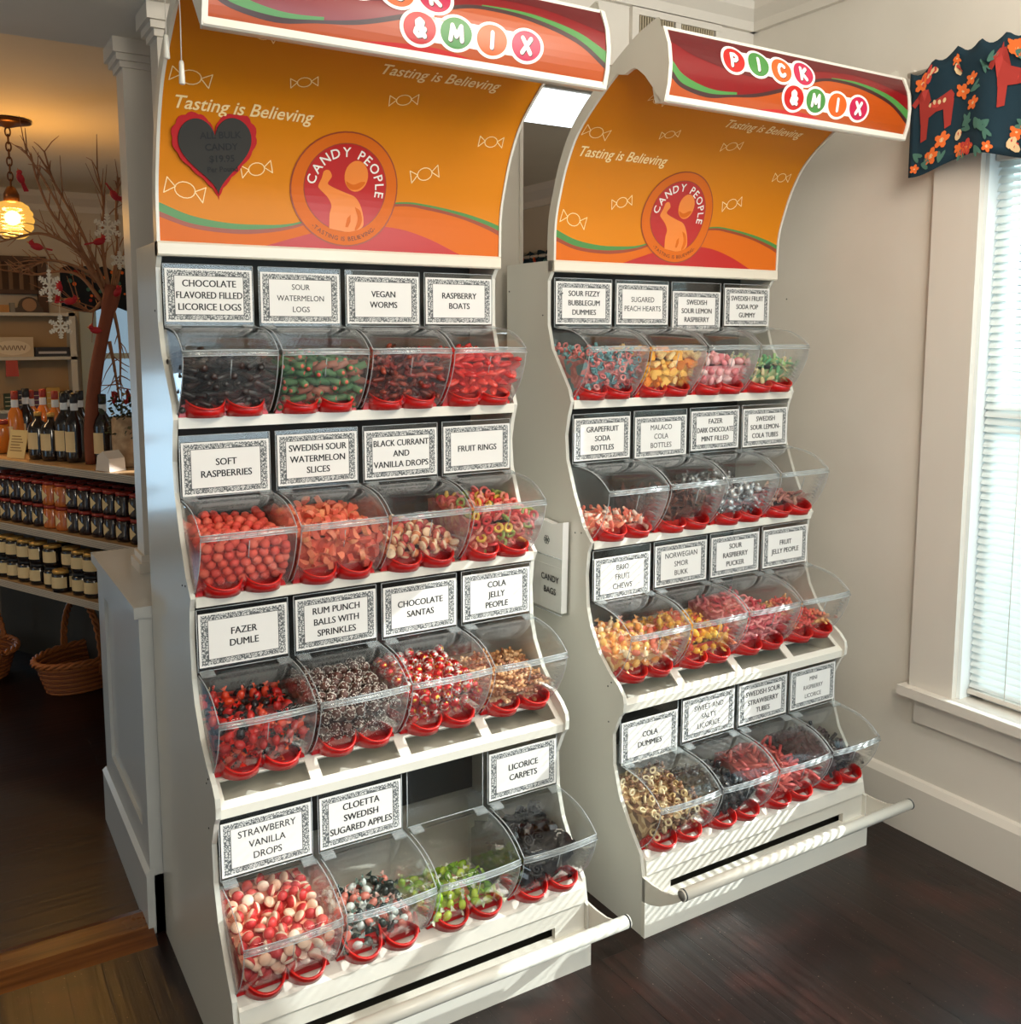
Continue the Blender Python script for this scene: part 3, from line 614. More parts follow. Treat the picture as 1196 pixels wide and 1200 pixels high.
    L1 = [('P', .213, 2.283, 1), ('I', .298, 2.285, 2), ('C', .380, 2.281, 3), ('K', .462, 2.284, 4)]; L2 = [('&', .427, 2.2185, 1), ('M', .51, 2.221, 2), ('I', .595, 2.220, 3), ('X', .68, 2.221, 4)]
    for row in (L1, L2):
        for i, (ch, u, z, c_) in enumerate(row):
            D.ring(u, z, .0445, 0, .0015, 40, .036)
            if i: D.poly([(row[i-1][1], row[i-1][2]-.024), (u, z-.024), (u, z+.024), (row[i-1][1], row[i-1][2]+.024)], 0, .0015)
    D.poly([(.40, 2.28), (.47, 2.28), (.45, 2.22), (.41, 2.22)], 0, .0015)
    for row in (L1, L2):
        for ch, u, z, c_ in row:
            D.ring(u, z, .0365, c_, .0019, 40, .030)
            bubble(D, ch, u+.0018, z-.0016, 5, .0022); bubble(D, ch, u, z, 0, .0027)
    D.build('lettering', [WHITEP, REDP, GREENP, mat('sign_ring_orange', (222, 92, 30), .36), MAGP, SHADP], sf)
    return root

stL = make_stand()
stR = copy_tree(stL)
stR.location = (WD+.1875, .0125, 0); stR.rotation_euler = (0, 0, .00797)
stL['label'] = 'white candy stand with the heart-shaped price sign on its orange header'
stR['label'] = 'white candy stand beside the window, its orange header without a heart sign'
bpy.context.view_layer.update()
STAND = {'L': Matrix.Identity(4), 'R': Matrix.Translation((WD+.1875, .0125, 0)) @ Matrix.Rotation(.00797, 4, 'Z')}
for st_ in (stL, stR): st_['group'] = 'pick and mix candy stands'

# ------------------------------------------------------------------ candy bins
BW = .212
TF = [(-.176, .144), (-.172, .117), (-.158, .082), (-.137, .047), (-.110, .017), (-.094, .006), (-.075, .001)]
def yfront(z):
    z = max(.001, min(.144, z))
    for (y1, z1), (y0, z0) in zip(TF, TF[1:]):
        if z0 <= z <= z1: return y0+(y1-y0)*(z-z0)/(z1-z0)
    return -.075
def make_bin_meshes():
    M = {}
    b = MB(); tf = [(p.x, p.y) for p in catmull(TF, 3)]; n = len(tf)
    vs = [Vector((x, y, z)) for x in (0, BW) for y, z in tf]; b.add(vs, [(i, i+1, n+i+1, n+i) for i in range(n-1)], 0, True)
    b.add([(0, -.075, .001), (BW, -.075, .001), (BW, .1, .001), (0, .1, .001)], [(0, 1, 2, 3)]); b.add([(0, .1, .001), (BW, .1, .001), (BW, .1, .19), (0, .1, .19)], [(0, 1, 2, 3)])
    lidp = [(-.012, .2), (-.06, .196), (-.105, .188), (-.145, .170), (-.168, .154)]
    side = tf+[(.1, .001), (.1, .19), (-.012, .198), (-.06, .193), (-.105, .185), (-.145, .167)]
    for x in (0, BW): b.add([(x, y, z) for y, z in side], [tuple(range(len(side)))])
    M['tub'] = b.mesh('tub', [TUBC, EDGE], solid=.0018)
    b = MB()
    for x in (.0012, BW-.0012): b.tube([(x, y, z) for y, z in tf[:-2]], .0011, 5)
    b.tube([(BW/2, -.1735, .130), (BW/2, -.160, .088)], .0012, 5)
    M['tub_rim'] = b.mesh('rim', EDGE, fix=False)
    # lid: domed sheet with a bowed frosted lip
    b = MB(); L_ = [(p.x, p.y) for p in catmull([(-.014, .203), (-.06, .2), (-.105, .192), (-.145, .174), (-.176, .150)], 4)]; nx = 8; n = len(L_)
    vs = []
    for i in range(nx+1):
        t = i/nx; bow = 1-(2*t-1)**2
        for j, (y, z) in enumerate(L_): k = j/(n-1); vs.append((BW*t, y-.010*bow*k, z+.004*bow*(.3+.7*k)*(1-k*.5)))
    b.add(vs, [(i*n+j, (i+1)*n+j, (i+1)*n+j+1, i*n+j+1) for i in range(nx) for j in range(n-1)], 0, True)
    M['lid'] = b.mesh('lid', [CLEAR], solid=.0016)
    b = MB(); vs = []
    for i in range(nx+1):
        t = i/nx; bow = 1-(2*t-1)**2
        vs += [(BW*t, -.176-.010*bow, .150+.002*bow), (BW*t, -.181-.011*bow, .1385+.002*bow)]
    b.add(vs, [(2*i, 2*i+2, 2*i+3, 2*i+1) for i in range(nx)], 0, True)
    M['lip'] = b.mesh('lid_lip', [FROST], solid=.002)
    b = MB(); b.tube([vs[2*i] for i in range(nx+1)], .0013, 5); 
    for x in (.001, BW-.001): b.tube([(x, y, z) for y, z in L_], .0012, 5)
    b.tube([vs[2*i+1] for i in range(nx+1)], .0011, 5)
    M['lid_rim'] = b.mesh('lid_rim', EDGE, fix=False)
    # label holder flap above the hinge
    b = MB(); b.box(.003, BW-.003, -.0015, .0005, .205, .347); b.box(.003, BW-.003, .0045, .0062, .205, .347)
    b.add([(.003, -.0008, .206), (BW-.003, -.0008, .206), (BW-.003, -.016, .199), (.003, -.016, .199)], [(0, 1, 2, 3)])
    M['flap'] = b.mesh('label_holder', CLEAR, fix=False)
    b = MB()
    for x in (.003, BW-.003): b.tube([(x, -.001, .205), (x, -.001, .347)], .0013, 5)
    b.tube([(.003, -.001, .347), (BW-.003, -.001, .347)], .001, 5); b.tube([(.003, -.0012, .206), (BW-.003, -.0012, .206)], .001, 5)
    M['flap_rim'] = b.mesh('rim', EDGE, fix=False)
    h = []
    for x0 in (.004, BW-.034):
        b = MB(); b.prism([(-.030, .2005), (-.014, .2055), (-.003, .206), (-.003, .2085), (-.014, .209), (-.031, .204)], x0, x0+.03, 'x'); h.append(b.mesh('hinge', FROST))
    M['hinge'] = h
    # red scoop rest: a bar with two dipping loops
    b = MB(); b.prism([(.004, 0), (BW-.004, 0), (BW-.012, .03), (.012, .03)], -.098, -.084, 'y')
    nn = 16
    for cx in (.062, .152):
        top, bot = [], []
        for k in range(nn+1):
            a = PI*k/nn; x = cx-.045*math.cos(a); y = -.090-.056*math.sin(a); top.append((x, y-.004*math.sin(a), .050-.030*math.sin(a)**.8)); bot.append((x*.96+cx*.04, y+.006, .0))
        vs = top+bot; b.add(vs, [(k, k+1, nn+2+k, nn+1+k) for k in range(nn)], 0, True)
    M['rest'] = b.mesh('scoop_rest', RED, solid=.0035)
    b = MB()
    for cx in (.062, .152):
        b.tube([(cx-.045*math.cos(PI*k/nn), -.092-.060*math.sin(PI*k/nn), .0505-.030*math.sin(PI*k/nn)**.8) for k in range(nn+1)], .0022, 6)
    M['rest_lip'] = b.mesh('rolled_edge', mat('red_plastic_edge', (206, 36, 28), .3, coat=.2), fix=False)
    return M
BM = make_bin_meshes()
def make_bin(side, x0, y, z, lines, label, dz=0, bold=True, s=1.0, sizes=None):
    root = thing('candy_bin', label, 'candy bin', group='clear candy bins')
    M = STAND[side] @ Matrix.Translation((x0, y, z)); root.matrix_world = M
    tub = obj('tub', BM['tub'], root); obj('rim', BM['tub_rim'], tub)
    lid = obj('lid', BM['lid'], root); obj('lip', BM['lip'], lid); obj('rim', BM['lid_rim'], lid)
    fl = obj('label_holder', BM['flap'], root); obj('rim', BM['flap_rim'], fl)
    for h in BM['hinge']: obj('hinge', h, root)
    rs_ = obj('scoop_rest', BM['rest'], root); obj('rolled_edge', BM['rest_lip'], rs_)
    if lines:
        card = MB().box(-.1, .1, -.0006, .0006, -.061, .061).build('label_card', CARD, root); card.location = (BW/2, -.0030, .274+dz)
        mb = MB(); n = len(lines); pitch = .0270
        for i, t in enumerate(lines):
            sz = .0224*s; vs, fs = text_geo(t, sz); wd = max(v.x for v in vs)-min(v.x for v in vs)
            kx = min(.92, .152/wd)
            for q, sh in enumerate((0, -.024, .024, -.012, .012) if bold else (0, .014)): mb.add([(v.x*kx+sh*sz, -.0009-q*.00008, v.y+((n-1)/2-i)*pitch-.007) for v in vs], fs)
        mb.build('lettering', INK, card, fix=False)
    return M

# ---- candy pieces: shared meshes, a few colourings each
def ico(r, sub=2, sc=(1, 1, 1), noise=0, seed=0):
    bm = bmesh.new(); bmesh.ops.create_icosphere(bm, subdivisions=sub, radius=r); rg = random.Random(seed)
    for v in bm.verts:
        k = 1+rg.uniform(-noise, noise); v.co = Vector((v.co.x*sc[0]*k, v.co.y*sc[1]*k, v.co.z*sc[2]*k))
    vs = [v.co.copy() for v in bm.verts]; bm.verts.index_update(); fs = [tuple(v.index for v in f.verts) for f in bm.faces]; bm.free(); return vs, fs
def cm_(name, col, rough=.4, coat=.0): return mat('candy_'+name, col, rough, coat=coat)
def k_log(cols, r=.0075, L_=.04):
    out = []
    for i, c_ in enumerate(cols):
        b = MB(); b.tube([(-L_/2, 0, 0), (-L_/2+.002, 0, 0), (L_/2-.002, 0, 0), (L_/2, 0, 0)], [r*.8, r, r, r*.8], 10); out.append(b.mesh('log', cm_('log%s' % (c_,), c_, .38)))
    return out
def k_twolog(pairs):
    out = []
    for a, c_ in pairs:
        b = MB(); b.tube([(-.02, 0, 0), (.02, 0, 0)], .0085, 10, 0); b.tube([(-.0205, 0, 0), (.0205, 0, 0)], .005, 8, 1); out.append(b.mesh('log', [cm_('t%s' % (a,), a, .7), cm_('t%s' % (c_,), c_, .7)]))
    return out
def k_worm(pairs):
    out = []
    for i, (a, c_) in enumerate(pairs):
        b = MB(); P = [(-.03+.06*k/12, .009*math.sin(k*.9+i), .004*math.cos(k*.7)) for k in range(13)]
        b.tube(P[:7], [.004]+[.006]*6, 8, 0); b.tube(P[6:], [.006]*6+[.003], 8, 1); out.append(b.mesh('worm', [cm_('w%s' % (a,), a, .35), cm_('w%s' % (c_,), c_, .35)]))
    return out
def k_boat(cols):
    out = []
    for c_ in cols:
        vs, fs = ico(1, 2, (.021, .0105, .008)); vs = [Vector((v.x, v.y, max(v.z, -.004))) for v in vs]; b = MB().add(vs, fs, 0, True); b.tube([(-.012, 0, .0075), (.012, 0, .0075)], .0022, 6); out.append(b.mesh('boat', cm_('b%s' % (c_,), c_, .25, .4)))
    return out
def k_ball(cols, r=.0115, noise=.0, rough=.5, sc=(1, 1, 1), sub=2):
    return [MB().add(*ico(r, sub, sc, noise, i), 0, True).mesh('ball', cm_('ball%s%s' % (c_, rough), c_, rough)) for i, c_ in enumerate(cols)]
def k_drop(pairs, r=.0125):
    out = []
    for a, c_ in pairs:
        b = MB(); b.lathe([(.0005, .0085), (.006, .0075), (.010, .0045), (.0122, 0), (.0122, -.001)], 14, 0); b.lathe([(.0122, -.001), (.0118, -.004), (.009, -.0068), (.0005, -.0075)], 14, 1)
        s_ = r/.0125; b.v = [tuple(q*s_ for q in v) for v in b.v]; out.append(b.mesh('drop', [cm_('d%s' % (a,), a, .45), cm_('d%s' % (c_,), c_, .45)]))
    return out
def k_ring(cols, R=.010, r=.0042):
    return [MB().tube([(R*math.cos(2*PI*k/14), R*math.sin(2*PI*k/14), 0) for k in range(14)], r, 8, closed=True).mesh('ring', cm_('r%s' % (c_,), c_, .7)) for c_ in cols]
def k_wrap(cols, twist=None, rough=.25, metal=0.0):
    out = []
    for i, c_ in enumerate(cols):
        b = MB().add(*ico(1, 2, (.013, .010, .009), .06, i), 0, True); t = (twist or cols)[i]
        for sg in (-1, 1):
            vs = [(sg*.011, 0, 0)]+[(sg*.022, .010*math.sin(-1.2+2.4*k/5), .003*(-1)**k+.006*math.cos(-1.2+2.4*k/5)*.3) for k in range(6)]
            b.add(vs, [(0, k+1, k+2) for k in range(5)], 1)
        out.append(b.mesh('wrapped', [mat('wrap%s%s' % (c_, metal), c_, rough, metal), mat('wrap%s%s' % (t, metal), t, rough, metal)], fix=False))
    return out
def k_sprinkle(cols):
    out = []; rg = random.Random(5)
    for c_ in cols:
        b = MB().add(*ico(.0125, 2), 0, True)
        for k in range(34):
            d = Vector((rg.gauss(0, 1), rg.gauss(0, 1), rg.gauss(0, 1))).normalized(); q = d.orthogonal().normalized(); q = Matrix.Rotation(rg.uniform(0, 6), 3, d) @ q
            b.tube([d*.0128-q*.0022, d*.0128+q*.0022], .0009, 4, 1)
        out.append(b.mesh('rum_ball', [cm_('rum%s' % (c_,), c_, .6), cm_('sprinkle', (226, 216, 206), .6)], fix=False))
    return out
def k_santa():
    out = []
    for i in range(3):
        b = MB().add(*ico(.0135, 2), 0, True); me = b.mesh('foil_ball', [mat('foil_red', (196, 28, 30), .28, .55), mat('foil_white', (232, 222, 214), .3, .35), mat('foil_gold', (216, 170, 66), .28, .7)]); rg = random.Random(i)
        for p in me.polygons:
            z = p.center.z; p.material_index = 1 if -.004 < z < .002+.003*math.sin(p.center.x*700) else (2 if rg.random() < .14 else 0)
        out.append(me)
    return out
def k_dummy(pairs):
    out = []
    for a, c_ in pairs:
        b = MB(); b.tube([(.008*math.cos(2*PI*k/12)-.008, .008*math.sin(2*PI*k/12), 0) for k in range(12)], .003, 6, 0, closed=True); b.lathe([(.002, .0), (.0085, .0005), (.009, .004), (.002, .0045)], 12, 1, Matrix.Translation((.003, 0, 0)) @ Matrix.Rotation(PI/2, 4, 'Y')); b.add([v+Vector((.015, 0, 0)) for v in ico(1, 1, (.009, .0065, .0065))[0]], ico(1, 1)[1], 1, True)
        out.append(b.mesh('dummy', [cm_('p%s' % (a,), a, .75), cm_('p%s' % (c_,), c_, .75)]))
    return out
def k_heart(cols):
    out = []
    for c_ in cols:
        b = MB(); P = [(.0013*(16*math.sin(t)**3)*.85, .0013*(13*math.cos(t)-5*math.cos(2*t)-2*math.cos(3*t)-math.cos(4*t))*.85) for t in [2*PI*k/20 for k in range(20)]]
        b.prism(P, -.0045, .0045, 'z'); b.prism([(x*.75, y*.75) for x, y in P], -.0065, .0065, 'z'); out.append(b.mesh('heart', cm_('h%s' % (c_,), c_, .75)))
    return out
def k_bottle(pairs):
    out = []
    for a, c_ in pairs:
        b = MB(); b.lathe([(.002, -.016), (.0062, -.0155), (.0068, -.008), (.0062, .001), (.0036, .008), (.0034, .014), (.002, .0155)], 10, mis=[0, 0, 0, 0, 1, 1], M=Matrix.Rotation(PI/2, 4, 'Y') @ Matrix.Diagonal((1, .62, 1, 1))); out.append(b.mesh('bottle', [cm_('bt%s' % (a,), a, .5), cm_('bt%s' % (c_,), c_, .5)]))
    return out
def k_tube(cols, r=.005, L_=.042):
    out = []
    for c_ in cols:
        b = MB(); n = 9
        vs = [(x, rr*math.cos(2*PI*k/n), rr*math.sin(2*PI*k/n)) for x, rr in ((-L_/2, r), (L_/2, r), (L_/2, r*.5), (-L_/2, r*.5)) for k in range(n)]
        b.add(vs, [(j*n+k, j*n+(k+1) % n, ((j+1) % 4)*n+(k+1) % n, ((j+1) % 4)*n+k) for j in range(4) for k in range(n)], 0, True); out.append(b.mesh('tube', cm_('tb%s' % (c_,), c_, .6), fix=False))
    return out
def k_carpet(cols):
    out = []
    for i, c_ in enumerate(cols):
        b = MB(); P = [(.004+.0011*k)*1 for k in range(16)]; prev = [(P[k]*math.cos(k*.8), P[k]*math.sin(k*.8)) for k in range(16)]
        vs = [(x, y, z) for z in (-.011, .011) for x, y in prev]; b.add(vs, [(k, k+1, 17+k, 16+k) for k in range(15)], 0, False)
        out.append(b.mesh('carpet', mat('licorice_black', (24, 22, 24), .22, coat=.5), solid=.003))
    return out
def k_figure(cols):
    out = []
    for c_ in cols:
        b = MB().add([Vector((v.x, v.y+.014, v.z)) for v in ico(.0065, 1)[0]], ico(1, 1)[1], 0, True); b.add(ico(1, 2, (.008, .011, .006))[0], ico(1, 2)[1], 0, True)
        for sg in (-1, 1): b.tube([(sg*.005, .005, 0), (sg*.014, .008, 0)], [.004, .003], 6); b.tube([(sg*.004, -.008, 0), (sg*.007, -.019, 0)], [.0045, .0035], 6)
        out.append(b.mesh('jelly_figure', cm_('f%s' % (c_,), c_, .35)))
    return out
def k_slice(pairs):
    out = []
    for a, c_ in pairs:
        b = MB(); P = [(.014*math.cos(PI*k/8), .014*math.sin(PI*k/8)) for k in range(9)]; b.prism(P, -.006, .006, 'z', 0); b.prism([(x*1.08, y*1.12-.001) for x, y in P[1:-1]]+[(P[7][0]*.8, P[7][1]*.8)], -.0055, .0055, 'z', 1); out.append(b.mesh('slice', [cm_('sl%s' % (a,), a, .75), cm_('sl%s' % (c_,), c_, .75)]))
    return out
def k_string(cols):
    out = []
    for i, c_ in enumerate(cols):
        out.append(MB().tube([(-.022+.044*k/8, .004*math.sin(k+i), .003*math.sin(k*1.7)) for k in range(9)], .0042, 6).mesh('string', cm_('st%s' % (c_,), c_, .75)))
    return out

def fill_bin(side, M, name, label, group, protos, zf, zb, s, cat='candy', stuffcols=None, flat=False, ydeep=.03, rough=.5, seed=1, lay=0.6, cap=120):
    rg = random.Random(seed); inner = STAND[side].to_3x3()
    def top(x, y):
        f = yfront(zf)+.004; t = (y-f)/(.09-f); return zf+(zb-zf)*max(0, min(1, t))**.8+.007*math.sin(x*43+seed)*math.cos(y*37+seed*2)-.006*(abs(x-BW/2)/(BW/2))**3
    h = s*.5; x0, x1 = .006+h, BW-.006-h; spots = []
    nx = max(2, int((x1-x0)/s)+1); sx = (x1-x0)/(nx-1)
    y = yfront(zf-.4*h)+.004+h*1.05; row = 0
    while y < ydeep:
        for i in range(nx):
            x = x0+i*sx+(sx/2 if row % 2 and i < nx-1 else 0)+rg.uniform(-.12, .12)*s
            spots.append((min(max(x, x0), x1), y+rg.uniform(-.1, .1)*s, top(x, y)-h*.55+rg.uniform(-.18, .22)*s))
        y += s*.88; row += 1
    z = h*1.0+.003; r2 = 0
    while z < zf-h*1.2:
        for i in range(nx):
            x = x0+i*sx+(sx/2 if r2 % 2 and i < nx-1 else 0)
            spots.append((min(x, x1), yfront(z-.3*h)+.004+h*1.0, z+rg.uniform(-.1, .1)*s))
        z += s*.86; r2 += 1
    if len(spots) > cap: rg.shuffle(spots); spots = spots[:cap]
    first = None
    for (x, y, z) in spots:
        me = protos[rg.randrange(len(protos))]
        if first is None: o = bpy.data.objects.new(name, me); first = o
        else: o = first.copy(); o.data = me
        C.objects.link(o); o.location = M @ Vector((x, y, max(z, h*.8)))
        o.rotation_euler = (rg.uniform(-.5, .5), rg.uniform(-.5, .5), rg.uniform(0, 6.3)) if flat else (rg.uniform(0, 6.3), rg.uniform(0, 6.3), rg.uniform(0, 6.3))
        tag(o, label, cat, group)
    # the deeper mass below the visible pieces
    b = MB(); n = 9; g = []
    lay_ = h*lay
    for j in range(n+1):
        for i in range(n+1):
            x = .008+(BW-.016)*i/n; t = j/n; ytop = yfront(zf-h)+.006+h*1.45; yy = ytop+(.096-ytop)*t; g.append((x, yy, max(.012, top(x, yy)-lay_-h*.55+.004*rg.uniform(-1, 1))))
    fs = [(j*(n+1)+i, j*(n+1)+i+1, (j+1)*(n+1)+i+1, (j+1)*(n+1)+i) for j in range(n) for i in range(n)]
    b.add(g, fs, 0, False)
    zs = [.004+(max(.013, g[0][2])-.004)*k/5 for k in range(6)]
    fr = [(.008+(BW-.016)*i/n, yfront(z)+.006+h*1.45*min(1, z/.02), min(z, g[i][2])) for z in zs for i in range(n+1)]
    b.add(fr, [(k*(n+1)+i, k*(n+1)+i+1, (k+1)*(n+1)+i+1, (k+1)*(n+1)+i) for k in range(5) for i in range(n)])
    for xi, i in ((.008, 0), (BW-.008, n)):
        col = [fr[k*(n+1)+i] for k in range(6)]+[g[j*(n+1)+i] for j in range(n+1)]+[(xi, .096, .004)]
        b.add(col, [tuple(range(len(col)))])
    b.add([fr[0], fr[n], (BW-.008, .096, .004), (.008, .096, .004)], [(0, 1, 2, 3)]); b.add([g[n*(n+1)], g[n*(n+1)+n], (BW-.008, .096, .004), (.008, .096, .004)], [(0, 1, 2, 3)])
    mats = [speckle('mass_'+name, stuffcols, 1/(s*.6), rough)]
    yy = max(ydeep, yfront(zf)+.02)+.4*s
    while yy < .086:
        for i in range(nx):
            me = protos[rg.randrange(len(protos))]; off = len(mats)
            if me.materials[0] not in mats: mats += list(me.materials)
            off = mats.index(me.materials[0]); x = x0+i*sx
            T = Matrix.Translation((x, min(yy, .096-h), max(h*.8, top(x, yy)-h*.55+rg.uniform(-.18, .22)*s))) @ Euler((rg.uniform(0, 6.3), rg.uniform(0, 6.3), rg.uniform(0, 6.3))).to_matrix().to_4x4()
            o0 = len(b.v); b.v += [tuple(T @ q.co) for q in me.vertices]
            for p in me.polygons: b.f.append([o0+q for q in p.vertices]); b.m.append(off+p.material_index); b.sm.append(p.use_smooth)
        yy += s*.9
    core = b.build(name+'_mass', mats, fix=False); core.matrix_world = M
    tag(core, 'deeper mass of '+label, cat, None, 'stuff')

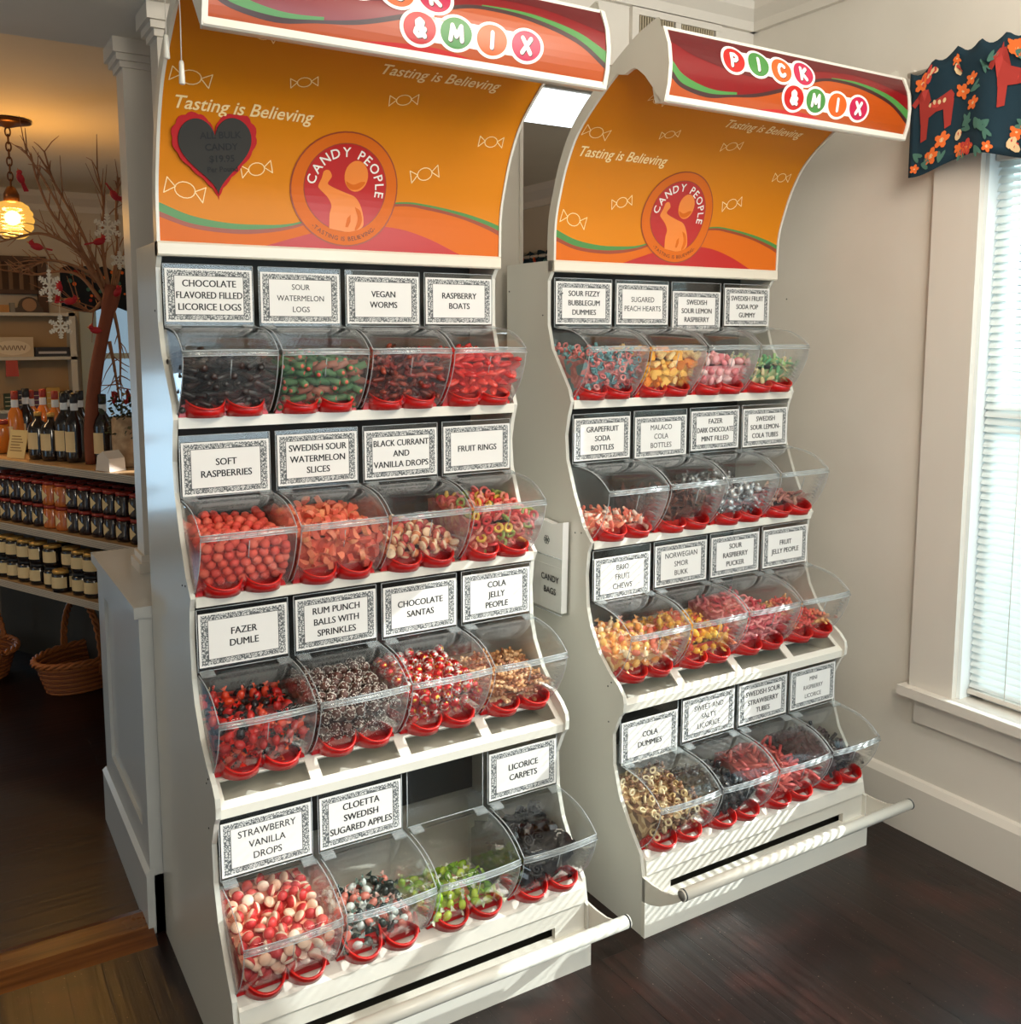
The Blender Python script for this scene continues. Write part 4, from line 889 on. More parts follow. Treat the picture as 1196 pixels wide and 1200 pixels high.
PITCH_ = .2205
def binx(i): return .0085+i*PITCH_
ROWS = {1: (.458, 1.4195), 2: (.362, 1.0315), 3: (.261, .6555), 4: (.129, .2305)}
BINS = [
 # side, row, col, card lines, bold, dz, bin label, candy name, candy label, protos, zf, zb, size, mass colours, kwargs
 ('L', 1, 0, ['CHOCOLATE', 'FLAVORED FILLED', 'LICORICE LOGS'], 1, .002, 'clear bin of black licorice logs with a CHOCOLATE FLAVORED FILLED card', 'licorice_log', 'black licorice log in the bin carded CHOCOLATE FLAVORED FILLED', lambda: k_log([(26, 20, 20), (34, 24, 22), (46, 28, 24)]), .122, .135, .023, [(24, 19, 19), (34, 24, 22), (18, 15, 15)], dict(flat=True)),
 ('L', 1, 1, ['SOUR', 'WATERMELON', 'LOGS'], 0, 0, 'clear bin of green and pink logs with a SOUR WATERMELON LOGS card', 'watermelon_log', 'green and pink log in the bin carded SOUR WATERMELON LOGS', lambda: k_twolog([((64, 104, 66), (206, 84, 74)), ((86, 120, 80), (212, 110, 90)), ((150, 92, 74), (70, 120, 80))]), .118, .13, .024, [(70, 84, 54), (120, 80, 62), (52, 84, 60)], dict(flat=True)),
 ('L', 1, 2, ['VEGAN', 'WORMS'], 1, 0, 'clear bin of dark red gummy worms with a VEGAN WORMS card', 'gummy_worm', 'dark red and brown gummy worm in the bin carded VEGAN WORMS', lambda: k_worm([((136, 34, 26), (96, 30, 24)), ((110, 40, 26), (150, 60, 40)), ((70, 26, 22), (140, 40, 30))]), .118, .135, .026, [(88, 28, 22), (64, 24, 20), (120, 44, 30)], dict(flat=True)),
 ('L', 1, 3, ['RASPBERRY', 'BOATS'], 1, 0, 'clear bin of glossy red gummy boats with a RASPBERRY BOATS card', 'raspberry_boat', 'glossy red gummy boat in the bin carded RASPBERRY BOATS', lambda: k_boat([(224, 46, 40), (206, 32, 32), (236, 74, 60)]), .128, .145, .026, [(206, 34, 32), (226, 60, 50), (176, 24, 26)], dict(flat=True)),
 ('L', 2, 0, ['SOFT', 'RASPBERRIES'], 1, -.004, 'clear bin of salmon red candy balls with a SOFT RASPBERRIES card', 'raspberry_candy', 'round salmon red raspberry candy in the bin carded SOFT RASPBERRIES', lambda: k_ball([(226, 84, 66), (214, 70, 58), (232, 104, 82)], .0112, .07, .7), .118, .15, .0235, [(206, 66, 54), (222, 88, 70), (184, 52, 46)], {}),
 ('L', 2, 1, ['SWEDISH SOUR', 'WATERMELON', 'SLICES'], 1, .002, 'clear bin of coral sugared slices with a SWEDISH SOUR WATERMELON SLICES card', 'watermelon_slice', 'coral sugared slice in the bin carded SWEDISH SOUR WATERMELON SLICES', lambda: k_slice([((240, 122, 92), (236, 150, 104)), ((234, 104, 82), (240, 140, 110)), ((244, 140, 104), (226, 100, 80))]), .122, .155, .025, [(226, 104, 80), (238, 134, 100), (206, 84, 66)], {}),
 ('L', 2, 2, ['BLACK CURRANT', 'AND', 'VANILLA DROPS'], 1, 0, 'half empty clear bin of pink and cream drops with a BLACK CURRANT card', 'currant_drop', 'pink and cream drop in the bin carded BLACK CURRANT AND VANILLA DROPS', lambda: k_drop([((214, 104, 84), (240, 206, 168)), ((190, 64, 66), (232, 190, 150)), ((222, 140, 90), (240, 214, 180))]), .058, .10, .0255, [(196, 100, 78), (224, 170, 132), (168, 62, 58)], {}),
 ('L', 2, 3, ['FRUIT RINGS'], 1, .0, 'clear bin of pink, red and yellow rings with a FRUIT RINGS card', 'fruit_ring', 'small sugared fruit ring in the bin carded FRUIT RINGS', lambda: k_ring([(230, 112, 104), (214, 60, 60), (232, 190, 84), (236, 160, 140), (150, 168, 84)]), .112, .15, .0255, [(216, 104, 92), (228, 150, 110), (196, 66, 62)], {}),
 ('L', 3, 0, ['FAZER', 'DUMLE'], 1, .002, 'clear bin of red and black wrapped toffees in the row above the strawberry drops', 'wrapped_toffee', 'shiny red or black wrapped toffee in the bin above the strawberry drops', lambda: k_wrap([(196, 30, 24), (30, 24, 28), (214, 64, 34), (176, 22, 22)], [(206, 40, 26), (26, 22, 26), (224, 96, 60), (30, 24, 28)]), .092, .13, .0285, [(150, 24, 22), (36, 24, 26), (190, 44, 30)], {}),
 ('L', 3, 1, ['RUM PUNCH', 'BALLS WITH', 'SPRINKLES'], 1, .003, 'clear bin of brown sprinkled balls with a RUM PUNCH BALLS card', 'rum_ball', 'brown chocolate ball covered in white sprinkles', lambda: k_sprinkle([(70, 40, 32), (84, 50, 40)]), .10, .145, .0285, [(62, 38, 32), (110, 86, 76), (48, 30, 26)], {}),
 ('L', 3, 2, ['CHOCOLATE', 'SANTAS'], 1, .0, 'clear bin of red foil balls with a CHOCOLATE SANTAS card', 'foil_chocolate', 'round chocolate in red, white and gold foil', k_santa, .095, .14, .028, [(170, 40, 36), (200, 150, 120), (150, 24, 26)], {}),
 ('L', 3, 3, ['COLA', 'JELLY', 'PEOPLE'], 1, .002, 'half empty clear bin of tan jelly figures with a COLA JELLY PEOPLE card', 'cola_jelly_figure', 'tan or brown jelly figure in the bin carded COLA JELLY PEOPLE', lambda: k_figure([(206, 150, 100), (226, 180, 134), (150, 92, 60)]), .062, .095, .0275, [(200, 140, 96), (170, 104, 70), (226, 176, 132)], dict(flat=True)),
 ('L', 4, 0, ['STRAWBERRY', 'VANILLA', 'DROPS'], 0, 0, 'clear bin of red and cream drops with a STRAWBERRY VANILLA DROPS card', 'strawberry_drop', 'half red, half cream drop in the bin carded STRAWBERRY VANILLA DROPS', lambda: k_drop([((206, 54, 52), (246, 206, 178)), ((214, 72, 62), (246, 214, 190)), ((196, 46, 48), (240, 190, 160))], .0135), .105, .15, .0275, [(206, 66, 58), (236, 160, 130), (186, 44, 44)], {}),
 ('L', 4, 1, ['CLOETTA', 'SWEDISH', 'SUGARED APPLES'], 1, .0, 'nearly empty clear bin of dark wrapped sweets with a SUGARED APPLES card', 'dark_wrapped_sweet', 'dark green and white wrapped sweet in the nearly empty SUGARED APPLES bin', lambda: k_wrap([(44, 58, 52), (36, 48, 46), (206, 120, 104), (206, 212, 206)], [(190, 200, 196), (60, 76, 68), (220, 180, 170), (120, 150, 140)]), .032, .065, .0285, [(48, 60, 54), (150, 150, 140), (170, 96, 84)], {}),
 ('L', 4, 2, None, 1, 0, 'nearly empty clear bin without a card, green wrapped sweets inside', 'green_wrapped_sweet', 'lime green wrapped sweet in the bin without a card', lambda: k_wrap([(150, 190, 40), (186, 208, 70), (110, 160, 36)], [(200, 214, 170), (230, 232, 210), (150, 190, 60)]), .045, .03, .029, [(120, 150, 50), (170, 186, 80), (196, 120, 84)], dict(ydeep=-.04)),
 ('L', 4, 3, ['LICORICE', 'CARPETS'], 1, 0, 'clear bin of glossy black licorice rolls with a LICORICE CARPETS card', 'licorice_carpet', 'rolled glossy black licorice strip in the bin carded LICORICE CARPETS', lambda: k_carpet([0, 1]), .085, .12, .034, [(22, 20, 22), (34, 32, 36), (16, 15, 17)], dict(rough=.25)),
 ('R', 1, 0, ['SOUR FIZZY', 'BUBBLEGUM', 'DUMMIES'], 1, .002, 'clear bin of pink and teal dummies with a SOUR FIZZY BUBBLEGUM card', 'bubblegum_dummy', 'pink and teal sugared dummy in the bin carded SOUR FIZZY BUBBLEGUM DUMMIES', lambda: k_dummy([((214, 120, 118), (104, 156, 160)), ((100, 150, 156), (220, 130, 126)), ((226, 150, 146), (120, 170, 172))]), .125, .15, .0275, [(190, 112, 112), (110, 150, 154), (214, 140, 136)], {}),
 ('R', 1, 1, ['SUGARED', 'PEACH HEARTS'], 0, .002, 'clear bin of orange and yellow hearts with a SUGARED PEACH HEARTS card', 'peach_heart', 'orange and yellow sugared heart in the bin carded SUGARED PEACH HEARTS', lambda: k_heart([(244, 172, 40), (246, 196, 96), (236, 140, 40), (240, 206, 140)]), .132, .14, .029, [(238, 160, 40), (246, 196, 90), (226, 126, 36)], {}),
 ('R', 1, 2, ['SWEDISH', 'SOUR LEMON', 'RASPBERRY'], 1, -.016, 'clear bin of pale pink ovals with a SWEDISH SOUR LEMON RASPBERRY card', 'pink_oval', 'pale pink sugared oval in the bin carded SWEDISH SOUR LEMON RASPBERRY', lambda: k_ball([(238, 170, 172), (242, 206, 204), (226, 130, 136)], .0125, 0, .75, (1.25, .85, .7)), .11, .125, .0285, [(230, 160, 162), (240, 200, 196), (214, 120, 126)], {}),
 ('R', 1, 3, ['SWEDISH FRUIT', 'SODA POP', 'GUMMY'], 1, .0, 'clear bin of green and cream gummies with a SODA POP GUMMY card', 'soda_gummy', 'green and cream bottle gummy in the bin carded SODA POP GUMMY', lambda: k_bottle([((92, 160, 104), (206, 214, 170)), ((150, 186, 120), (110, 170, 120)), ((220, 200, 150), (120, 180, 130))]), .10, .12, .028, [(100, 156, 106), (170, 186, 130), (206, 190, 150)], {}),
 ('R', 2, 0, ['GRAPEFRUIT', 'SODA', 'BOTTLES'], 1, .0, 'low filled clear bin of peach pink bottles with a GRAPEFRUIT SODA card', 'grapefruit_bottle', 'peach pink bottle gummy in the bin carded GRAPEFRUIT SODA BOTTLES', lambda: k_bottle([((244, 150, 116), (246, 214, 190)), ((240, 120, 96), (248, 200, 170)), ((246, 226, 210), (240, 150, 120))]), .052, .06, .028, [(236, 140, 110), (246, 196, 168), (226, 110, 90)], {}),
 ('R', 2, 1, ['MALACO', 'COLA', 'BOTTLES'], 0, -.006, 'clear bin of dark brown cola bottles in the row below the peach hearts', 'cola_bottle', 'dark brown cola bottle gummy in the bin below the peach hearts', lambda: k_bottle([((84, 44, 32), (150, 104, 84)), ((70, 36, 28), (130, 84, 66)), ((104, 60, 46), (84, 44, 34))]), .085, .115, .028, [(72, 40, 32), (110, 66, 52), (56, 32, 28)], {}),
 ('R', 2, 2, ['FAZER', 'DARK CHOCOLATE', 'MINT FILLED'], 1, .002, 'clear bin of silver wrapped sweets with a DARK CHOCOLATE MINT FILLED card', 'silver_wrapped_sweet', 'silver wrapped chocolate in the bin carded DARK CHOCOLATE MINT FILLED', lambda: k_wrap([(214, 218, 220), (196, 202, 206), (120, 124, 128)], None, .25, .6), .10, .13, .0285, [(170, 172, 174), (200, 150, 150), (110, 112, 116)], {}),
 ('R', 2, 3, ['SWEDISH', 'SOUR LEMON-', 'COLA TUBES'], 1, .0, 'low filled clear bin of dusky tubes with a LEMON-COLA TUBES card', 'cola_tube', 'dusky pink brown sugared tube in the bin carded LEMON-COLA TUBES', lambda: k_tube([(176, 112, 100), (196, 150, 130), (150, 92, 84)]), .058, .07, .027, [(170, 110, 100), (196, 150, 134), (140, 84, 78)], dict(flat=True)),
 ('R', 3, 0, ['BRIO', 'FRUIT', 'CHEWS'], 0, -.010, 'clear bin of pale orange and yellow chews in the row above the cola dummies', 'fruit_chew', 'pale orange, yellow or cream fruit chew in the bin above the cola dummies', lambda: k_wrap([(240, 190, 104), (236, 160, 84), (244, 214, 170), (232, 130, 104)], [(246, 220, 170), (244, 200, 150), (248, 232, 206), (240, 190, 170)], .5), .085, .11, .0285, [(232, 170, 100), (240, 206, 156), (226, 130, 96)], {}),
 ('R', 3, 1, ['NORWEGIAN', 'SMOR', 'BUKK'], 0, .0, 'clear bin of yellow and red caramels with a NORWEGIAN card', 'yellow_caramel', 'yellow or red wrapped caramel in the bin carded NORWEGIAN', lambda: k_wrap([(240, 170, 40), (246, 190, 60), (214, 70, 50)], [(240, 190, 80), (250, 210, 110), (226, 130, 90)], .35), .088, .10, .0285, [(226, 150, 50), (206, 70, 54), (240, 180, 70)], {}),
 ('R', 3, 2, ['SOUR', 'RASPBERRY', 'PUCKER'], 1, .0, 'clear bin of pink sour strings with a SOUR RASPBERRY PUCKER card', 'sour_string', 'short pink sugared string in the bin carded SOUR RASPBERRY PUCKER', lambda: k_string([(226, 110, 116), (236, 150, 150), (206, 76, 88)]), .085, .135, .026, [(214, 100, 108), (230, 140, 142), (190, 70, 84)], dict(flat=True)),
 ('R', 3, 3, ['FRUIT', 'JELLY PEOPLE'], 1, .0, 'low filled clear bin of orange and red figures with a FRUIT JELLY PEOPLE card', 'fruit_jelly_figure', 'orange or red jelly figure in the bin carded FRUIT JELLY PEOPLE', lambda: k_figure([(232, 120, 84), (214, 70, 60), (240, 180, 110)]), .062, .075, .028, [(224, 110, 80), (206, 70, 60), (236, 170, 110)], dict(flat=True)),
 ('R', 4, 0, ['COLA', 'DUMMIES'], 1, -.016, 'clear bin of brown and cream dummies with a COLA DUMMIES card', 'cola_dummy', 'brown and cream sugared dummy in the bin carded COLA DUMMIES', lambda: k_dummy([((226, 204, 160), (130, 92, 64)), ((206, 176, 126), (110, 74, 52)), ((236, 220, 184), (150, 110, 80))]), .10, .135, .0275, [(176, 140, 100), (120, 84, 60), (216, 190, 146)], {}),
 ('R', 4, 1, ['SWEET AND', 'SALTY', 'LICORICE'], 0, .002, 'clear bin of black licorice pieces with a SWEET AND SALTY card', 'salty_licorice', 'small black licorice piece in the bin carded SWEET AND SALTY LICORICE', lambda: k_log([(34, 34, 38), (28, 28, 30), (50, 48, 52)], .008, .022), .07, .095, .0275, [(34, 33, 36), (24, 24, 26), (52, 50, 54)], {}),
 ('R', 4, 2, ['SWEDISH SOUR', 'STRAWBERRY', 'TUBES'], 1, .002, 'clear bin of red tubes with a SWEDISH SOUR STRAWBERRY TUBES card', 'strawberry_tube', 'dull red sugared tube in the bin carded STRAWBERRY TUBES', lambda: k_tube([(196, 74, 68), (176, 60, 58), (214, 100, 90)]), .07, .11, .027, [(176, 66, 62), (196, 90, 82), (150, 50, 50)], dict(flat=True)),
 ('R', 4, 3, ['MINI', 'RASPBERRY', 'LICORICE'], 0, .002, 'clear bin of dark licorice tubes with a RASPBERRY LICORICE card', 'raspberry_licorice', 'dark short licorice tube in the bin carded RASPBERRY LICORICE', lambda: k_tube([(44, 38, 42), (60, 44, 50), (36, 32, 36)], .0055, .03), .07, .115, .0275, [(44, 38, 42), (64, 46, 52), (30, 27, 30)], {}),
]
JOBS = []
for i, (sd, rw, cl, lines, bold, dz, blab, nm, clab, pf, zf, zb, s, mass, kw) in enumerate(BINS):
    y, z = ROWS[rw]
    sl = {('L', 1, 1): .86, ('R', 4, 3): .84}.get((sd, rw, cl), 1.0)
    M = make_bin(sd, binx(cl), y, z, lines, blab, dz, bool(bold), sl)
    JOBS.append((sd, M, nm, clab, nm.replace('_', ' ')+' pieces in one bin', pf, zf, zb, s, mass, kw, i+1))
for sd, M, nm, clab, grp, pf, zf, zb, s, mass, kw, seed in JOBS:
    s2 = s*(1.0 if sd == 'L' else 1.08)
    fill_bin(sd, M, nm, clab, grp, pf(), zf, zb, s2, stuffcols=mass, seed=seed, **kw)

# ------------------------------------------------------------------ heart sign, pull cords, bag holder
hs = thing('heart_sign', 'black heart sign with scalloped red edge on the orange header, bulk candy price', 'price sign', (0, 0, 0))
hc = sheet_pt(.128, .205, .009); tv = (sheet_pt(.128, .215)-sheet_pt(.128, .195)).normalized()
xa = Vector((1, 0, 0)); na = xa.cross(tv).normalized(); 
R_ = Matrix((xa, tv, na)).transposed().to_4x4()
hs.matrix_world = Matrix.Translation(hc) @ R_ @ Matrix.Rotation(.12, 4, 'Z')
hp_ = [(.0051*(16*math.sin(t)**3), .0052*(13*math.cos(t)-5*math.cos(2*t)-2*math.cos(3*t)-math.cos(4*t))*1.12+.008) for t in [2*PI*k/96 for k in range(96)]]
def hscale(f, sc=0): 
    return [(x*(f+sc*abs(math.sin(k*PI/4))), (y+.003)*(f+sc*abs(math.sin(k*PI/4)))-.003) for k, (x, y) in enumerate(hp_)]
MB().prism(hscale(1.13, .05), -.004, -.001, 'z').build('scalloped_backing', mat('red_card', (190, 26, 34), .8), hs)
hb = MB().prism(hp_, -.001, .002, 'z').build('heart_card', mat('black_card', (52, 50, 46), .75), hs)
mb = MB()
for t, yy, sz in (('ALL BULK', .040, .021), ('CANDY', .014, .021), ('$19.95', -.012, .021), ('Per Pound', -.034, .0165)):
    vs, fs = text_geo(t, sz, .02); mb.add([(v.x+.012, v.y+yy-.006, .0026) for v in vs], fs)
mb.build('lettering', mat('heart_ink', (14, 14, 14), .5), hb, fix=False)
for i, (px, py, top_, lab) in enumerate(((195, 55, 2.285, 'white pull cord handle hanging over the left flange of the orange header'), (213, 85, 2.262, 'white pull cord handle hanging in front of the orange sheet'))):
    p = at(px, py, 1, .10)
    t_ = thing('pull_cord', lab, 'pull cord', (p.x, p.y, p.z-.02), group='pull cords on the header')
    MB().tube([(0, 0, .04), (.001, 0, .02+.1), (0, 0, max(.06, 2.30-p.z))], .0012, 5).build('cord', W_TRIM, t_)
    MB().lathe([(.003, .042), (.0045, .038), (.006, .0), (.004, -.002)], 10).build('handle', W_PAINT, t_)
bh = thing('bag_holder', 'clear wall pocket carded CANDY BAGS on the side of the window stand', 'bag holder', (1.086, .445, .80), .00797)
b = MB(); b.box(-.034, -.032, -.08, .085, 0, .165); b.box(-.034, -.001, -.08, -.078, 0, .165); b.box(-.034, -.001, .083, .085, 0, .165); b.box(-.034, -.001, -.08, .085, 0, .002); b.box(-.003, -.001, -.08, .085, 0, .20)
b.build('pocket', CLEAR, bh)
b = MB(); pts = [(-.034, -.08, .165), (-.034, .085, .165)]; b.tube(pts, .0015, 5); b.tube([(-.034, -.08, .0), (-.034, .085, .0)], .0015, 5); b.build('rim', EDGE, bh)
lc = MB().box(-.0316, -.0308, -.078, .083, .028, .138).build('label_card', mat('white_card', (232, 230, 226), .7), bh)
mb = MB()
for t, zz in (('CANDY', .092), ('BAGS', .055)):
    vs, fs = text_geo(t, .026, .015); mb.add([(-.0345, -v.x-.022, v.y+zz) for v in vs], fs)
mb.build('lettering', INK, lc, fix=False)
bgs = tag(MB().build('x', W_TRIM), 'stack of white paper candy bags standing in the clear pocket', 'paper bags', 'x'); bpy.data.objects.remove(bgs)
bag_ = thing('paper_bag', 'white paper candy bags standing in the clear side pocket', 'paper bags', (1.086, .445, .805), .00797)
PAPER = mat('bag_paper', (234, 232, 228), .75, bump=(20, .2, .002))
b = MB(); b.prism([(-.074, .0), (.079, .0), (.072, .255), (.03, .262), (-.03, .256), (-.082, .268)], -.030, -.010, 'x'); pbag = b.build('bag', PAPER, bag_)
mb = MB()
for k in range(6):
    a = 2*PI*k/6; mb.tube([(-.0306, .0+.009*math.cos(a+2*PI*q/8)*.6+.009*math.cos(a), .205+.006*math.sin(a+2*PI*q/8)+.007*math.sin(a)) for q in range(9)], .0008, 4)
mb.build('printed_mark', INK, pbag, fix=False)

# ------------------------------------------------------------------ back room: lamp
lp_ = at(15, 258, 1, 3.33); LX, LY = lp_.x, 3.33
pl = thing('pendant_lamp', 'lit pendant lamp with ribbed amber glass globe on a dark chain', 'lamp', (LX, LY, 2.60))
zg = lp_.z-2.60
MB().lathe([(.002, 0), (.10, -.002), (.105, -.012), (.06, -.022), (.02, -.035), (.004, -.04)], 20).build('canopy', mat('bronze', (92, 58, 34), .35, .8), pl)
b = MB(); z = -.035; i = 0
while z > zg+.15:
    rot = i % 2; P = [((.011*math.cos(t) if not rot else 0), (0 if not rot else .011*math.cos(t)), z-.02+.022*math.sin(t)) for t in [2*PI*k/12 for k in range(12)]]; b.tube(P, .0038, 5, closed=True); z -= .034; i += 1
b.build('chain', MATS['bronze'], pl)
MB().lathe([(.004, zg+.16), (.02, zg+.15), (.034, zg+.12), (.036, zg+.085), (.01, zg+.08)], 16).build('lamp_holder', MATS['bronze'], pl)
pr = [(.034, .085)]+[(.092*math.sin(t)**.8*(1+.035*math.cos(t*16)), .092*math.cos(t)) for t in [.45+2.3*k/26 for k in range(27)]]
m = bpy.data.materials.new('amber_glass'); m.use_nodes = True; nt = m.node_tree; nt.nodes.clear()
o_ = nt.nodes.new('ShaderNodeOutputMaterial'); e_ = nt.nodes.new('ShaderNodeEmission'); e_.inputs[0].default_value = srgb(255, 200, 96); e_.inputs[1].default_value = 1.1
tr_ = nt.nodes.new('ShaderNodeBsdfTransparent'); tr_.inputs[0].default_value = srgb(255, 214, 130); g_ = nt.nodes.new('ShaderNodeBsdfGlossy'); g_.inputs[1].default_value = .1
m1_ = nt.nodes.new('ShaderNodeMixShader'); m1_.inputs[0].default_value = .55; m2_ = nt.nodes.new('ShaderNodeMixShader'); m2_.inputs[0].default_value = .06
nt.links.new(e_.outputs[0], m1_.inputs[1]); nt.links.new(tr_.outputs[0], m1_.inputs[2]); nt.links.new(m1_.outputs[0], m2_.inputs[1]); nt.links.new(g_.outputs[0], m2_.inputs[2]); nt.links.new(m2_.outputs[0], o_.inputs[0])
b = MB(); n = 24; vs = [Vector((r*math.cos(2*PI*k/n), r*math.sin(2*PI*k/n), z+zg)) for r, z in pr for k in range(n)]
b.add(vs, [(i*n+k, i*n+(k+1) % n, (i+1)*n+(k+1) % n, (i+1)*n+k) for i in range(len(pr)-1) for k in range(n)], 0, True); b.build('glass_globe', m, pl)
MB().add([v+Vector((0, 0, zg+.01)) for v in ico(.035, 2)[0]], ico(1, 2)[1], 0, True).build('bulb', mat('bulb_glow', (255, 240, 200), .5, emis=(255, 232, 180), estr=22), pl)
light('POINT', 'pendant_light', (LX, LY, lp_.z+.01), 36, (1.0, .70, .38), size=.06)

# ------------------------------------------------------------------ back room: bottle and jar display
A_ = Vector((.18, 1.93)); ux = Vector((.438, -.899)).normalized(); uy = Vector((-ux.y, ux.x)); RZ = math.atan2(ux.y, ux.x)
def dpos(px, depth): # local X on the display for a picture column at a depth behind the front edge
    d = rgt*(px-598)/F_PX+fwd; o = Vector((CAM.x, CAM.y)); d2 = Vector((d.x, d.y)); P = A_+uy*depth
    den = d2.x*ux.y-d2.y*ux.x; t = ((P-o).x*ux.y-(P-o).y*ux.x)/den; return (o+d2*t-A_).dot(ux)
DM = Matrix.Translation((A_.x, A_.y, 0)) @ Matrix.Rotation(RZ, 4, 'Z')
ds = thing('display_shelf', 'three tier plywood display shelf of bottles and jars in the back room', 'shelf', (A_.x, A_.y, 0), RZ)
PLY = planks('plywood', 'x', (206, 168, 120), (196, 158, 112), (190, 150, 104), .4, (.35, .5)); PLYE = mat('plywood_edge', (196, 186, 170), .6); PLYD = mat('plywood_edge_line', (120, 98, 74), .6)
for z in (1.075, .80, .545):
    b = MB().box(-1.7, .12, 0, .40, z-.030, z); 
    sh = b.build('shelf_board', PLY, ds); b = MB()
    for q in range(5): b.box(-1.7, .12, -.0025, 0, z-.030+q*.006, z-.026+q*.006+(.002 if q == 4 else 0))
    b.build('edge_band', PLYE, sh)
MB().box(-1.7, .12, .40, .415, .0, 1.045).build('back_board', mat('display_back', (70, 66, 58), .7), ds)
b = MB(); b.box(.10, .12, 0, .40, 0, .515); b.box(.10, .12, 0, .40, .545, .77); b.box(.10, .12, 0, .40, .80, 1.045); b.build('end_panel', W_PED, ds)
GL_D = mat('dark_bottle_glass', (26, 18, 18), .1, coat=.5); GL_R = mat('dark_jam', (34, 16, 18), .12, coat=.4); GL_O = mat('orange_juice_glass', (214, 122, 40), .15, coat=.4); LBL = mat('cream_label', (226, 200, 150), .7); LIDR = mat('red_lid', (150, 44, 30), .4); LIDG = mat('gold_lid', (206, 160, 84), .35, .4); LIDB = mat('black_cap', (24, 26, 30), .4); LIDW = mat('white_cap', (220, 226, 228), .4)
def place(o, X, Y, z, rz=0): o.location = DM @ Vector((X, Y, z)); o.rotation_euler = (0, 0, RZ+rz)
def labelband(r, z0, z1, a0, a1, n=8):
    b = MB(); vs = [(r*math.cos(a), r*math.sin(a), z) for z in (z0, z1) for a in [a0+(a1-a0)*k/n for k in range(n+1)]]; b.add(vs, [(k, k+1, n+2+k, n+1+k) for k in range(n)], 0, True); return b
def bottle(kind, label, group, X, Y):
    t = thing('bottle', label, 'bottle', group=group); place(t, X, Y, 1.076, -PI*.08)
    if kind == 'squat':
        MB().lathe([(.02, 0), (.040, .003), (.042, .02), (.042, .13), (.034, .15), (.015, .165), (.013, .185)], 16).build('body', GL_D, t); MB().lathe([(.014, .183), (.016, .185), (.016, .20), (.004, .202)], 12).build('cap', LIDG, t); labelband(.0428, .045, .115, -2.6, -.4).build('label', LBL, t, fix=False)
    elif kind == 'orange':
        MB().lathe([(.02, 0), (.034, .003), (.036, .02), (.036, .14), (.028, .18), (.014, .205), (.013, .265)], 16).build('body', GL_O, t); MB().lathe([(.014, .24), (.015, .245), (.015, .275), (.004, .277)], 12).build('cap', LIDR, t); labelband(.0368, .04, .12, -2.4, -.6).build('label', LBL, t, fix=False)
        MB().lathe([(.0148, .20), (.0152, .205), (.0152, .235), (.0148, .237)], 12).build('neck_label', LIDW, t)
    else:
        MB().lathe([(.02, 0), (.037, .003), (.039, .02), (.039, .155), (.032, .18), (.014, .21), (.013, .265)], 16).build('body', GL_D, t); MB().lathe([(.014, .245), (.016, .25), (.016, .285), (.004, .287)], 12).build('cap', LIDB, t); labelband(.0398, .045, .13, -2.6, -.4).build('label', LBL, t, fix=False)
        MB().lathe([(.0148, .215), (.0152, .218), (.0152, .243), (.0148, .245)], 12).build('neck_label', LIDW, t)
for px, Y, lab in ((46, .10, 'squat dark syrup bottle with cream label, nearer the price card'), (61, .10, 'squat dark syrup bottle with cream label, nearer the tall bottles')): bottle('squat', lab, 'squat syrup bottles', dpos(px, Y), Y)
for px, Y, lab in ((20, .17, 'orange juice bottle behind the price card'), (39, .25, 'orange juice bottle behind the squat syrup bottles, beside the card'), (53, .33, 'orange juice bottle at the back, second from the tall dark bottles'), (67, .27, 'orange juice bottle beside the tall dark bottles')): bottle('orange', lab, 'orange juice bottles', dpos(px, Y), Y)
for px, Y, lab in ((77, .12, 'tall dark bottle with cream label next to the squat bottles'), (89, .12, 'tall dark bottle with cream label between its neighbour and the tree trunk'), (84, .24, 'tall dark bottle at the back between two others'), (96, .24, 'tall dark bottle half hidden behind the tree trunk'), (122, .15, 'tall dark bottle between the tree trunk and the birch planter'), (33, .22, 'slim dark bottle standing between the orange bottles')): bottle('tall', lab, 'tall dark bottles', dpos(px, Y), Y)
pc = thing('price_card', 'yellow printed price card leaning in front of the orange bottles', 'sign'); place(pc, dpos(17, .05), .05, 1.076, .2); pc.rotation_euler[0] = 0
MB().prism([(0, 0), (.003, 0), (.033, .118), (.030, .118)], -.05, .05, 'x', M=Matrix.Identity(4)).build('card', mat('yellow_card', (224, 196, 134), .7), pc)
b = MB()
for q in range(6): b.box(-.036, .030-(q % 3)*.008, -.001+.0, .0004, .03+q*.012, .0335+q*.012, M=Matrix.Shear('XY', 4, (0, 0)) if False else Matrix(((1, 0, 0, 0), (0, 1, .254, -.0006), (0, 0, 1, 0), (0, 0, 0, 1))))
b.build('printed_line', mat('brown_ink', (150, 110, 62), .7), pc)
jn = thing('juice_carton', 'orange juice jar standing beside the price card', 'jar'); place(jn, dpos(4, .13), .13, 1.076)
MB().lathe([(.02, 0), (.045, .003), (.046, .11), (.04, .125), (.036, .13)], 16).build('body', GL_O, jn); MB().lathe([(.038, .13), (.04, .132), (.04, .148), (.01, .15)], 16).build('lid', LIDR, jn)
jn.name = 'juice_jar'
tl_ = tag(MB().prism([(-.045, 0), (.045, 0), (.040, .05), (.005, .078), (-.03, .06)], -.035, .035, 'y').build('rock_candle', mat('salt_white', (226, 214, 200), .45)), 'small white faceted candle holder in front of the birch planter', 'candle holder'); place(tl_, dpos(127, .04), .045, 1.076)
